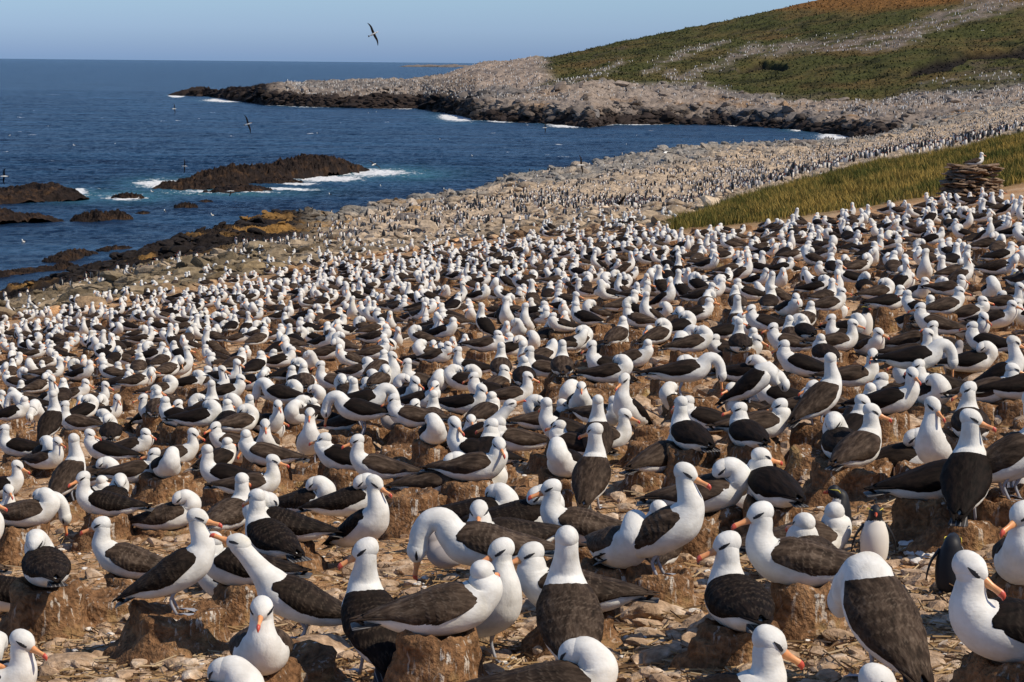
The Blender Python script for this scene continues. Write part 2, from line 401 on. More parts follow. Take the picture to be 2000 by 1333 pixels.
rk = lay(rk, (.12, .095, .065), .8*np.maximum(lowr, leftw)*sstep(-.05, .25, n2(Xg, Yg, 1.6, 27, 4)))
rk = lay(rk, (.16, .125, .075), .85*leftw*sstep(-.5, .3, nb2+.2))
rk = lay(rk, (.30, .17, .05), sstep(.05, .35, nb2)*sstep(3.6, 4.4, rowline)*sstep(700, 600, PX)*sstep(330, 430, PX))
rk = lay(rk, (.24, .16, .06), .6*sstep(.15, .45, nb)*leftw)
darkw = sstep(3.55, 3.85, rowline + .45*nb2)*sstep(640, 560, PX + 20*nb)
rk = lay(rk, (.024, .019, .017), darkw)
rk = lay(rk, (.06, .05, .045), sstep(5.6, 6.0, rowline))
rk = lay(rk, (.36, .20, .06), .7*sstep(.12, .4, n2(Xg, Yg, 9, 25, 4))*sstep(3.2, 4.2, rowline)*sstep(980, 800, PX))
rk = lay(rk, (.34, .17, .05), sstep(.1, .4, nb)*sstep(4.3, 4.8, rowline)*sstep(1800, 1860, PX))
colr = lay(colr, np.array(rk), sstep(1.05, 1.5, rowline)[..., None][..., 0]) if False else colr*(1-sstep(.98, 1.15, rowline + .12*nb))[..., None] + rk*sstep(.98, 1.15, rowline + .12*nb)[..., None]
gb = lay(np.ones(Xg.shape+(3,))*C3(.085, .085, .025), (.19, .13, .045), sstep(-.1, .4, n2(Xg, Yg, 3, 31)))
colr = colr*(1-bank)[..., None] + gb*bank[..., None]
def sub_grid(name, r0, r1, matl, label, cat, kind='structure'):
    V = np.stack([Xg, Yg, Zg2], -1)[r0:r1].reshape(-1, 3)
    me = mesh_np(name, V, grid_faces(r1-r0, NC), [matl], col=colr[r0:r1].reshape(-1, 3))
    return tag(obj(name, me), label, cat, kind=kind)
sub_grid('ground', 0, 316, M['ground'], 'bare tan trampled earth of the nesting colony', 'ground')
sub_grid('rocky_shore', 315, len(Dg), M['shore'], 'pale rocky shore apron sloping down to the sea', 'shore')
# bilinear lookup of the near land's height
logD = np.log(Dg)
def land_z(X, Y):
    X = np.atleast_1d(X); Y = np.atleast_1d(Y); a = np.arctan2(X, Y); D = np.hypot(X, Y); ci = np.clip(np.interp(a, az, np.arange(NC)), 0, NC-1.001)
    c0 = ci.astype(int); out = np.zeros(len(X))
    for i in range(len(X)):
        r = np.searchsorted(Dg[:, c0[i]], D[i]); r = min(max(r, 1), len(Dg)-1)
        d0, d1 = Dg[r-1, c0[i]], Dg[r, c0[i]]; t = np.clip((D[i]-d0)/(d1-d0+1e-9), 0, 1)
        out[i] = Zg2[r-1, c0[i]]*(1-t) + Zg2[r, c0[i]]*t
    return out

# headland across the bay
HEAD = [  # x, shore D, cliff (D,y), rock/grass (D,y), mid (D,y), crest (D,y)
 (330, 1225, (1230, 187), (1236, 186), (1240, 186), (1245, 187)),
 (360, 1209, (1214, 185), (1220, 182), (1226, 181), (1232, 181)),
 (400, 1200, (1206, 183), (1212, 180), (1220, 177), (1228, 176)),
 (428, 1150, (1158, 188), (1166, 185), (1176, 183), (1186, 183)),
 (450, 1080, (1090, 187), (1100, 182), (1110, 178), (1130, 177)),
 (480, 1040, (1050, 189), (1065, 183), (1080, 179), (1100, 178)),
 (520, 975, (988, 190), (1005, 178), (1030, 172), (1050, 170)),
 (620, 940, (952, 194), (975, 181), (1010, 172), (1050, 167)),
 (700, 928, (942, 195), (970, 181), (1010, 170), (1060, 163)),
 (820, 925, (940, 196), (970, 180), (1010, 169), (1080, 160)),
 (870, 850, (866, 201), (900, 184), (980, 163), (1080, 152)),
 (930, 752, (768, 208), (810, 190), (920, 155), (1080, 131)),
 (1000, 730, (748, 213), (800, 188), (910, 150), (1080, 123)),
 (1070, 712, (728, 215), (800, 180), (900, 140), (1080, 114)),
 (1150, 672, (690, 222), (800, 166), (900, 135), (1080, 97)),
 (1200, 715, (730, 218), (820, 166), (920, 120), (1080, 84)),
 (1400, 722, (738, 222), (820, 182), (930, 105), (1080, 44)),
 (1530, 688, (706, 229), (770, 204), (920, 100), (1080, 14)),
 (1620, 640, (660, 238), (760, 205), (910, 90), (1080, -4)),
 (1700, 590, (612, 250), (760, 203), (900, 85), (1080, -25)),
 (1850, 560, (640, 238), (750, 186), (900, 70), (1080, -55)),
 (2000, 550, (640, 214), (750, 180), (900, 60), (1080, -80)),
 (2700, 540, (640, 190), (750, 140), (900, 0), (1080, -170)),
]
HC = 900; hcols = np.linspace(330, 2680, HC); haz = azim(hcols)
tab = []
for x, ds, *pts in HEAD: tab.append((x, [(ds, Z(0.0 if x <= 1700 else 1.0))] + list(pts)))
ht = line_table(tab, hcols); ho = np.ones(HC)
hl = [(ht[0][0]-14, ho*-3.0), ht[0], ht[1], ht[2], ht[3], ht[4], (ht[4][0]+60, ht[4][1]-1.5-.08*ht[4][1]), (ht[4][0]+260, ho*-6)]
cnt = [6, 40, 70, 130, 130, 12, 8]
Dh, Zh = build_rows(hl, cnt); rl = []
for li, n in enumerate(cnt): rl += [li + k/n for k in range(n)]
rl = np.array(rl+[7.0])[:, None]*np.ones((1, HC))
Xh, Yh = np.sin(haz)*Dh, np.cos(haz)*Dh
hx, hy, _ = project(np.stack([Xh, Yh, Zh], -1))
g1 = n2(Xh, Yh, 16, 41, 5, True); g2 = n2(Xh, Yh, 5, 42, 5, True); g3 = n2(Xh, Yh, 60, 43, 4); g4 = n2(Xh, Yh, 8, 44, 4)
grassy = sstep(2.9, 3.15, rl + .22*n2(Xh, Yh, 30, 45, 4))*sstep(1040, 1090, hx + 25*g3)
rocky_h = 1-grassy
fade = sstep(330, 380, hx)
Zh2 = Zh + rocky_h*((3.0*(g1-.25)+1.5*(g2-.2))*sstep(.9, 1.6, rl)*(1-sstep(5, 7, rl)))*(.35+.65*fade) + grassy*(.9*g4 + .5*g2 + 2.6*g3*sstep(3.0, 3.4, rl)*(1-sstep(4.6, 5, rl)))
hc = np.ones(Xh.shape+(3,))*C3(.29, .24, .20)
hc = lay(hc, (.17, .155, .145), sstep(-.15, .3, g3+.5*g4))
hc = lay(hc, (.30, .17, .07), .8*sstep(.1, .45, n2(Xh, Yh, 22, 46, 4))*sstep(1.2, 2.0, rl)*(1-sstep(2.3, 3, rl))*sstep(850, 1000, hx))
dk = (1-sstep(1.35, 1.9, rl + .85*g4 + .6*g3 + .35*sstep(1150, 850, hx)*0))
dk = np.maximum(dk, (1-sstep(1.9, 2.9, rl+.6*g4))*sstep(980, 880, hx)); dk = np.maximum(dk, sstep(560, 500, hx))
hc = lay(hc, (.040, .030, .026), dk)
gr = lay(np.ones(Xh.shape+(3,))*C3(.066, .070, .024), (.115, .092, .036), sstep(-.2, .4, n2(Xh, Yh, 25, 47, 5)))
gr = lay(gr, (.030, .032, .014), .85*sstep(.05, .4, n2(Xh, Yh, 12, 48, 5)))
gr = lay(gr, (.13, .085, .035), .7*sstep(.1, .45, n2(Xh, Yh, 38, 58, 5)))
gr = lay(gr, (.10, .075, .06), .6*sstep(.22, .5, n2(Xh, Yh, 20, 59, 5)))
# browner summit
bro = sstep(0, -18, hy - np.interp(hx, [1000, 1350, 1500, 1620, 2000], [40, 40, 28, 34, 12]) + 10*g3)
gr = lay(gr, (.21, .105, .035), .95*bro*sstep(1380, 1480, hx))
# bare stony streaks running down the grass (distant nesting colonies)
def seg_d(pts):
    d = np.full(hx.shape, 1e9)
    for (x0, y0, w0), (x1, y1, w1) in zip(pts[:-1], pts[1:]):
        t = np.clip(((hx-x0)*(x1-x0)+(hy-y0)*(y1-y0))/((x1-x0)**2+(y1-y0)**2), 0, 1)
        d = np.minimum(d, np.hypot((hx-x0-t*(x1-x0))*.6, (hy-y0-t*(y1-y0)))-(w0+t*(w1-w0)))
    return d
jit = 9*n2(Xh, Yh, 14, 49, 4)
jit = 13*n2(Xh, Yh, 18, 49, 5)
streak = np.minimum.reduce([
 seg_d([(1430, 112, 6), (1560, 92, 9), (1640, 90, 14), (1740, 86, 16), (1800, 58, 17), (1900, 24, 17), (1990, -2, 13)]) + jit,
 seg_d([(1480, 90, 4), (1420, 125, 7), (1340, 150, 5)]) + jit,
 seg_d([(1420, 86, 4), (1340, 110, 6), (1260, 140, 4)]) + jit,
 seg_d([(1210, 125, 4), (1150, 150, 7), (1090, 165, 7)]) + jit,
 seg_d([(1310, 140, 4), (1330, 165, 7), (1420, 180, 5)]) + jit,
 seg_d([(1800, 165, 3), (1900, 150, 5), (1990, 150, 5)]) + jit + 3])
streak = sstep(7, -6, streak)
hcg = hc*(1-grassy)[..., None] + gr*grassy[..., None]
hcg = lay(hcg, (.22, .18, .155), .8*streak*grassy*sstep(-.35, .2, n2(Xh, Yh, 7, 55, 4)))
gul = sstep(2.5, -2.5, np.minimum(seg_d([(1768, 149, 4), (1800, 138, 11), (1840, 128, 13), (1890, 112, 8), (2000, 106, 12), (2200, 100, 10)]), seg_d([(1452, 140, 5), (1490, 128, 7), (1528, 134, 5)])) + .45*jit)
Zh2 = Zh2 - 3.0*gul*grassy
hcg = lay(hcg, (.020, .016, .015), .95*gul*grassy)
ssm = sstep(2, -2, seg_d([(880, 150, 18), (1000, 150, 30), (1060, 150, 30)]) + jit)
hcg = lay(hcg, (.33, .26, .21), .6*ssm*rocky_h*sstep(2.4, 2.8, rl))
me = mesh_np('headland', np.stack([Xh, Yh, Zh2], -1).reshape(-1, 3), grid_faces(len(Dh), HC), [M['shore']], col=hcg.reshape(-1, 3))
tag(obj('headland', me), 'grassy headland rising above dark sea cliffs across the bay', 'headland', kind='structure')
def head_z(X, Y):
    a = np.arctan2(X, Y); D = np.hypot(X, Y); ci = np.interp(a, haz, np.arange(HC)).astype(int); out = np.zeros(len(X)); g = np.zeros(len(X)); sk = np.zeros(len(X)); rr = np.zeros(len(X))
    for i in range(len(X)):
        r = min(max(np.searchsorted(Dh[:, ci[i]], D[i]), 1), len(Dh)-1); out[i] = Zh2[r, ci[i]]; g[i] = grassy[r, ci[i]]; sk[i] = streak[r, ci[i]]; rr[i] = rl[r, ci[i]]
    return out, g, sk, rr

# ------------------------------------------------------------ sea
SC = 860; scol = np.linspace(-700, 2700, SC); saz = azim(scol)
Ds = np.r_[np.linspace(110, 460, 520)[:-1], 460*(1400/460)**np.linspace(0, 1, 400)[:-1], 1400*(70000/1400)**np.linspace(0, 1, 60)][:, None]*np.ones((1, SC))
Xs, Ys = np.sin(saz)*Ds, np.cos(saz)*Ds
wamp = 1 - sstep(900, 2500, Ds)
wv_ = .46*fbm(np.stack([Xs/9, Ys/4.5, 0*Xs+3], -1), 4) + .30*fbm(np.stack([Xs/2.6, Ys/1.3, 0*Xs+8], -1), 3, True) + .25*fbm(np.stack([Xs/40, Ys/16, 0*Xs+5], -1), 2)
calm = sstep(120, 330, Ds + 40*n2(Xs, Ys, 30, 51, 3))*.75 + .25
Zs = wv_*wamp*calm
sx_, sy_, _ = project(np.stack([Xs, Ys, 0*Xs], -1))
foam = np.zeros(Xs.shape); turq = np.zeros(Xs.shape)
FO = [(345, 188, 16, 2.2, .9, .2), (455, 197, 55, 2.5, .8, .3), (620, 209, 60, 1.6, .5, .3), (800, 212, 60, 1.6, .6, .2), (900, 229, 42, 6, .85, .5), (985, 238, 30, 2, .75, .2),
 (1110, 244, 40, 4.5, .95, .3), (1260, 243, 60, 1.8, .6, .5), (1480, 240, 22, 1.8, .6, .2), (1650, 269, 52, 6, .9, .4), (1560, 256, 25, 2, .4, .5),
 (148, 379, 22, 6, 1.0, .6), (150, 385, 60, 10, .35, .7), (250, 386, 70, 9, .30, .75), (245, 391, 45, 3.5, .8, .3), (320, 362, 60, 9, .75, .8), (420, 378, 130, 7, .35, .75), (540, 372, 90, 3, .7, .6), (640, 351, 75, 7, .75, .6),
 (730, 340, 100, 9, .55, .9), (800, 345, 60, 8, .2, .7), (1110, 340, 45, 4, .35, .9), (235, 405, 25, 3, .2, .1), (500, 378, 60, 3, .6, .3), (585, 362, 40, 3, .8, .3)]
for cx, cy, rx, ry, a_, t_ in FO:
    if cy < 275: ry *= 1.5; a_ = min(1, a_*1.35)
    q = ((sx_-cx)/rx)**2 + ((sy_-cy)/ry)**2
    foam = np.maximum(foam, a_*np.exp(-q*1.1)); turq = np.maximum(turq, t_*np.exp(-q*.6))
# surf line hugging the coast
for D0, a_ in ((lt[-1][0], az), (ht[0][0], haz)):
    dd = np.abs(Ds - np.interp(saz, a_, D0)[None]); foam = np.maximum(foam, .42*np.exp(-(dd/np.where(Ds > 500, 7, 1.6))**2)*sstep(-.1, .3, n2(Xs, Ys, 25, 52, 3)))
foam = np.maximum(foam, .50*sstep(.44, .56, n2(Xs, Ys*2.2, 10, 57, 3))*sstep(240, 420, Ds)*sstep(1300, 700, Ds))
foam *= 1.15
me = mesh_np('sea', np.stack([Xs, Ys, Zs], -1).reshape(-1, 3), grid_faces(len(Ds), SC), [M['sea']], attrs={'foam': foam.ravel(), 'turq': turq.ravel()})
tag(obj('sea', me), 'deep blue sea with small waves reaching the horizon', 'sea', kind='structure')

# ------------------------------------------------------------ rocks in the sea and boulders
def heap(name, P0, P1, halfw, prof, seed, matl, res=90, rough=1.0, floor=-1.2):
    """a rock ridge from P0 to P1, height profile prof [(t,h)...]"""
    P0 = np.array(P0[:2]); P1 = np.array(P1[:2]); d = P1-P0; Lg = np.linalg.norm(d); d /= Lg; nrm = np.array([-d[1], d[0]])
    nw = max(14, int(res*.4)); u = np.linspace(-.04, 1.04, res)[:, None]*np.ones((1, nw)); v = np.linspace(-1, 1, nw)[None]*np.ones((res, 1))
    hp = np.interp(u, [p[0] for p in prof], [p[1] for p in prof])
    X = P0[0]+d[0]*u*Lg+nrm[0]*v*halfw; Y = P0[1]+d[1]*u*Lg+nrm[1]*v*halfw
    sc = max(halfw*.55, .3); nz = n2(X, Y, sc, seed, 5, True)-.25; nz2 = n2(X, Y, sc*.3, seed+3, 4, True)-.1
    q = np.clip(1-np.abs(v + .35*n2(X, Y, sc*1.5, seed+5, 3))**1.6, -.6, 1)*np.clip(np.minimum(u+.04, 1.04-u)*14, 0, 1)
    q = np.maximum(q, 0); H = hp*q**.8*(1+.5*nz*rough) + rough*hp.max()*(.42*nz + .34*nz2)*sstep(0, .3, q) - (.18*hp.max() if rough > 1.2 else 0); Zz = np.where(q > 0.02, H, floor); Zz = np.minimum(Zz, hp.max()*2.2)
    V = np.stack([X, Y, Zz], -1).reshape(-1, 3); c0 = np.array([(P0[0]+P1[0])/2, (P0[1]+P1[1])/2, 0]); V -= c0
    o = obj(name, mesh_np(name, V, grid_faces(res, nw), [matl], smooth=False)); o.location = c0; return o
def sea_rock(x0, y0, x1, y1, top, label, w=None, prof=None, seed=0, res=60):
    a = at_z(x0, y0, 0); b_ = at_z(x1, y1, 0); D = np.hypot(*((a+b_)/2)[:2]); h = top/FPX*D*.58
    L = np.linalg.norm((b_-a)[:2])
    prof = prof or [(0, .35), (.25, .8), (.5, 1), (.75, .8), (1, .35)]
    o = heap('sea_rock', a, b_, w or max(L*.28, .8), [(t, q*h) for t, q in prof], seed, M['darkrock'], res, 1.0 if seed < 15 else 1.6)
    return tag(o, label, 'rock', 'dark rocks standing in the sea')
sea_rock(352, 372, 682, 336, 43, 'largest dark sea rock, a long two humped islet ringed with surf', 4.6, [(0, .1), (.1, .35), (.2, .75), (.3, .85), (.42, .80), (.5, .62), (.6, .95), (.72, 1.1), (.84, .9), (.93, .6), (1, .2)], 3, 200)
sea_rock(-120, 398, 128, 388, 34, 'big brown rock at the left edge beside a white splash', 7, [(0, .8), (.3, .9), (.6, .75), (.8, 1), (.95, .9), (1, .2)], 9, 120)
sea_rock(-120, 440, 76, 430, 38, 'low dark rock at the left edge, in front of the brown one', 6, [(0, 1), (.4, .9), (.7, .6), (1, .1)], 14, 90)
sea_rock(218, 391, 282, 391, 15, 'small rock awash in foam left of the largest islet', None, None, 21)
sea_rock(340, 407, 386, 407, 12, 'small brown rock in calm water below the largest islet', None, None, 22, 40)
sea_rock(388, 398, 416, 397, 8, 'tiny rock tip beside the small brown rock', None, None, 23, 30)
sea_rock(422, 380, 512, 372, 14, 'flat reef in the foam in front of the largest islet', None, None, 24)
sea_rock(500, 363, 572, 358, 14, 'short reef against the front of the largest islet', None, None, 25)
sea_rock(146, 435, 252, 431, 22, 'grey humped rock in calm water with two peaks', None, [(0, .3), (.25, .8), (.45, 1), (.6, .7), (.78, .95), (1, .3)], 26, 90)
sea_rock(268, 420, 292, 419, 7, 'tiny rock right of the grey humped rock', None, None, 27, 30)
sea_rock(193, 493, 257, 489, 12, 'low kelp covered rock nearest the middle of the calm water', 1.1, None, 28, 50)
sea_rock(296, 486, 363, 478, 14, 'low kelp covered rock close to the dark shore', 1.3, None, 29, 50)
sea_rock(102, 515, 171, 498, 18, 'ragged brown reef rising toward the right near shore', 1.4, None, 30, 60)
sea_rock(-60, 546, 106, 528, 15, 'long thin reef reaching in from the left edge', 1.5, [(0, .7), (.5, .6), (1, .6)], 31, 100)
sea_rock(108, 530, 142, 524, 16, 'knobbly rock at the right end of the long reef', .9, None, 32, 40)
sea_rock(163, 532, 226, 520, 15, 'dark broken reef just off the black shore', 1.3, None, 33, 60)
sea_rock(66, 563, 112, 560, 14, 'left one of the two black rocks near the bottom of the bay', 1.1, None, 34, 40)
sea_rock(98, 560, 154, 553, 20, 'right one of the two black rocks near the bottom of the bay', 1.3, None, 35, 50)
sea_rock(18, 559, 42, 558, 7, 'smallest black rock by the left edge near the beach', .6, None, 36, 30)
sea_rock(46, 562, 76, 558, 13, 'small black rock between the edge and the black pair', .8, None, 37, 30)
sea_rock(84, 550, 114, 547, 10, 'small rock behind the two black rocks', .8, None, 38, 30)
sea_rock(160, 566, 186, 560, 14, 'black rock touching the near shore', .8, None, 39, 30)
# far low islet at the horizon
a = at_z(795, 131.0, 0); b_ = at_z(925, 132.4, 0)
tag(heap('far_islet', a, b_, 60, [(0, 2), (.2, 6), (.5, 5), (.7, 8), (1, 5)], 61, M['boulder'], 60, 1.0, -4), 'low distant islet on the horizon beyond the headland', 'islet', kind='structure')

def rock_mesh(seed, sub=2, flat=.6, ang=.35):
    """angular stone of unit size: a cut icosphere"""
    r = np.random.default_rng(seed); t = (1+5**.5)/2
    V = [(-1, t, 0), (1, t, 0), (-1, -t, 0), (1, -t, 0), (0, -1, t), (0, 1, t), (0, -1, -t), (0, 1, -t), (t, 0, -1), (t, 0, 1), (-t, 0, -1), (-t, 0, 1)]
    V = [np.array(v)/np.linalg.norm(v) for v in V]
    F = [(0, 11, 5), (0, 5, 1), (0, 1, 7), (0, 7, 10), (0, 10, 11), (1, 5, 9), (5, 11, 4), (11, 10, 2), (10, 7, 6), (7, 1, 8), (3, 9, 4), (3, 4, 2), (3, 2, 6), (3, 6, 8), (3, 8, 9), (4, 9, 5), (2, 4, 11), (6, 2, 10), (8, 6, 7), (9, 8, 1)]
    for _ in range(sub):
        F2 = []; mid = {}
        def mp(a, b):
            k = (min(a, b), max(a, b))
            if k not in mid: v = V[a]+V[b]; V.append(v/np.linalg.norm(v)); mid[k] = len(V)-1
            return mid[k]
        for a, b, c in F:
            x, y, z = mp(a, b), mp(b, c), mp(c, a); F2 += [(a, x, z), (b, y, x), (c, z, y), (x, y, z)]
        F = F2
    V = np.array(V)
    for _ in range(9):
        n = r.normal(size=3); n[2] *= .8; n /= np.linalg.norm(n); d = .45+.4*r.random(); h = V@n
        V = V - np.outer(np.maximum(h-d, 0), n)
    V *= 1 + .10*fbm(V*2.2+seed*3.1, 3)[:, None]*ang*3
    V[:, 2] *= flat; V[:, 0] *= 1+.5*r.random(); return V, F
ROCKS = [rock_mesh(i, 1, .55) for i in range(10)]; ROCKS_HI = [rock_mesh(40+i, 3, .42, .5) for i in range(8)]
def merge(name, tmpls, inst, mats, cols_=None, smooth=False, tone=None, flatM=True):
    """inst: list of (template index, 3x3 matrix, position). tmpls: (V, L, Z, M)"""
    Vs, Ls, Zs_, Ms, Cs, Ts = [], [], [], [], [], []; n = 0
    for q, (k, R, p) in enumerate(inst):
        V, L, Zz, Mi = tmpls[k]; Vs.append(V@R.T+p); Ls.append(L+n); Zs_.append(Zz); Ms.append(Mi); n += len(V)
        if cols_ is not None: Cs.append(np.repeat(np.asarray(cols_[q])[None], len(V), 0))
        if tone is not None: Ts.append(np.full(len(V), tone[q]))
    me = mesh_np(name, np.concatenate(Vs), (np.concatenate(Ls), np.concatenate(Zs_)), mats, np.concatenate(Ms), smooth,
                 np.concatenate(Cs) if cols_ is not None else None, {'tone': np.concatenate(Ts)} if tone is not None else None)
    return obj(name, me)
def as_t(VF): V, F = VF; return (V, np.array([i for f in F for i in f]), np.array([len(f) for f in F]), np.zeros(len(F), int))
RT = [as_t(r) for r in ROCKS]
def rrot(flat=.3): 
    a = rng.random()*2*PI; return rotz(a) @ roty(rng.normal()*flat)
# boulders and rubble on the near shore
inst, cc = [], []
for _ in range(5200):
    x = rng.uniform(-150, 1450); rlv = 1.0+1.9*rng.random(); ci = int(np.interp(x, cols, np.arange(NC))); ri = int(np.searchsorted(rowline[:, 0], rlv))
    if bank[ri, ci] > .3: continue
    sz_ = min(rng.lognormal(-1.75, .6), .7); inst.append((int(rng.integers(10)), rrot()*sz_, np.array([Xg[ri, ci], Yg[ri, ci], Zg2[ri, ci]]))); cc.append(colr[ri, ci]*rng.uniform(.7, 1.7))
tries = 0
while len(inst) < 16500 and tries < 80000:
    tries += 1; x = rng.uniform(-150, 2150); s_ = rng.random()
    rlv = 1.0 + 4.75*s_**.85
    ci = int(np.interp(x, cols, np.arange(NC))); ri = int(np.searchsorted(rowline[:, 0], rlv))
    if bank[ri, ci] > .3: continue
    X, Y = Xg[ri, ci], Yg[ri, ci]; cr = max(0, 1-abs(rlv-5)/1.2)
    if rng.random() > .45 + cr: continue
    size = rng.lognormal(-.75, .62)*(1+1.1*cr)*(.5 if rlv < 2.2 else .9); size = min(size, 2.6)*(.6 if x < 640 else 1)*(.62 if rlv < 3.9 else .85)
    c = colr[ri, ci]*rng.uniform(.75, 1.25); inst.append((int(rng.integers(10)), rrot()*size*.6, np.array([X, Y, Zg2[ri, ci]]))); cc.append(c)
tag(merge('shore_rubble', RT, inst, [M['rubble']], cc), 'broken boulders and rubble strewn over the near shore slope', 'rubble', kind='stuff')
inst, cc = [], []
xx = rng.uniform(380, 2300, 5200); 
for x in xx:
    ci = int(np.interp(x, hcols, np.arange(HC))); rv = rng.choice([rng.uniform(1.0, 3.1), rng.uniform(1.0, 2.0)]); ri = int(np.searchsorted(rl[:, 0], rv))
    if grassy[ri, ci] > .5: continue
    size = min(rng.lognormal(.15, .6), 4.5); inst.append((int(rng.integers(10)), rrot()*size*.7, np.array([Xh[ri, ci], Yh[ri, ci], Zh2[ri, ci]]))); cc.append(hcg[ri, ci]*rng.uniform(.7, 1.35))
tag(merge('headland_rubble', RT, inst, [M['rubble']], cc), 'broken rocks along the cliffs and shore of the headland', 'rubble', kind='stuff')
BO = [(1195, 418, 52, 20, 'dark shaded slab of rock above the middle of the colony'), (1250, 400, 24, 13, 'small black rock right of the dark slab'), (1312, 398, 22, 11, 'small black rock midway between dark slab and grass'),
      (1668, 330, 58, 20, 'wide flat topped boulder on the slope above the grass'), (1614, 357, 26, 15, 'dark boulder touching the top of the grass bank'), (1556, 334, 32, 12, 'brown low boulder left of the flat topped boulder'),
      (1410, 318, 24, 16, 'grey knob on the shore crest below the flying bird'), (1575, 285, 70, 20, 'large grey outcrop on the shore crest beside the cove'), (1470, 290, 26, 15, 'round dark boulder left of the grey outcrop'),
      (560, 470, 60, 22, 'orange lichen covered outcrop at the end of the near shore'), (690, 462, 70, 24, 'grey outcrop right of the orange lichen rocks'), (800, 430, 80, 26, 'pale grey craggy outcrop on the left shore crest'),
      (880, 410, 66, 24, 'tall pale outcrop where the shore crest meets the blue water'), (950, 400, 50, 18, 'jagged grey rock right of the tall pale outcrop'), (1075, 355, 56, 20, 'dark grey outcrop on the crest left of centre')]
def shore_hit(x, y):
    ci = int(np.interp(x, cols, np.arange(NC))); col_y = np.array([project(np.array([Xg[r, ci], Yg[r, ci], Zg2[r, ci]]))[1] for r in range(352, len(Dg)-15, 2)])
    k = 352 + 2*int(np.argmin(np.abs(col_y-y))); return np.array([Xg[k, ci], Yg[k, ci], Zg2[k, ci]])
for i, (x, y, w, h, lb) in enumerate(BO):
    p = shore_hit(x, y); D = np.linalg.norm(p-CAM); sc = w/FPX*D/2*.85; V, F = ROCKS_HI[i % 8]
    V = V*np.array([sc, sc*.8, h/FPX*D/.42*.62]); V[:, 2] += .0
    me = mesh_np('boulder', V, np.array(F), [M['boulder']], smooth=False); o = obj('boulder', me); o.location = p
    o.rotation_euler = (0, 0, rng.uniform(-.3, .3)); tag(o, lb, 'boulder', 'boulders on the near shore')

# ------------------------------------------------------------ grass
def blades(name, pts, h, w, colf, label, per=1):
    V, F, Cc = [], [], []; n = 0
    P = np.asarray(pts); k = len(P); a = rng.uniform(0, PI, k); ln = rng.normal(0, .28, (k, 2)) + np.array([-.12, .0]); hh_ = h*rng.uniform(.55, 1.25, k)*np.clip(1+1.5*n2(P[:, 0], P[:, 1], 4*h, 77, 2), .3, 1.9)
    ww = w*rng.uniform(.6, 1.4, k); dx = np.stack([np.cos(a), np.sin(a), 0*a], 1)*ww[:, None]
    tip = P + np.c_[ln*hh_[:, None], hh_]; midp = P + np.c_[ln*hh_[:, None]*.3, hh_*.55]
    V = np.stack([P-dx, P+dx, midp+dx*.8, midp-dx*.8, tip], 1).reshape(-1, 3)
    i = np.arange(k)*5; L = np.stack([i, i+1, i+2, i+3, i+3, i+2, i+4], 1).ravel(); sz = np.tile([4, 3], k)
    C_ = np.repeat(colf(P), 5, 0)
    me = mesh_np(name, V, (L, sz), [M['blade']], smooth=False, col=C_); return tag(obj(name, me), label, 'grass', kind='stuff')
gi = np.argwhere(bank[:400] > .55); gi = gi[(cols[gi[:, 1]] > 1200) & (cols[gi[:, 1]] < 2250)]
wgt = Dg[gi[:, 0], gi[:, 1]]*np.where(gi[:, 0] < 352, 1, 1.0); wgt = wgt/wgt.sum()
sel = gi[rng.choice(len(gi), 15000, p=wgt)]; pts = []
for r, c_ in sel:
    p = np.array([Xg[r, c_], Yg[r, c_], Zg2[r, c_]]); q = rng.normal(0, .16, (7, 3)); q[:, 2] = 0; pts.append(p+q-np.array([0, 0, .03]))
pts = np.concatenate(pts)
def gcol(P):
    a = n2(P[:, 0], P[:, 1], 3.5, 71, 3)[:, None]*2.2 + rng.normal(0, .25, (len(P), 1)); a = np.clip(a+.40, 0, 1)
    return (1-a)*np.array([.085, .092, .022]) + a*np.array([.36, .245, .065])
blades('tussock_grass', pts, .29, .012, gcol, 'long green and straw coloured grass on the bank behind the colony')
gi = np.argwhere((grassy > .6) & (streak < .3) & (rl < 5.2) & (hx < 2150)); sel = gi[rng.choice(len(gi), 20000)]
P = np.stack([Xh[sel[:, 0], sel[:, 1]], Yh[sel[:, 0], sel[:, 1]], Zh2[sel[:, 0], sel[:, 1]]], -1)
def gcol2(P): 
    j = rng.uniform(.75, 1.35, (len(P), 1)); idx = (sel[:, 0], sel[:, 1]); return hcg[idx]*j
blades('hill_tussocks', P, .55, .32, gcol2, 'tussock clumps scattered over the green headland hill')

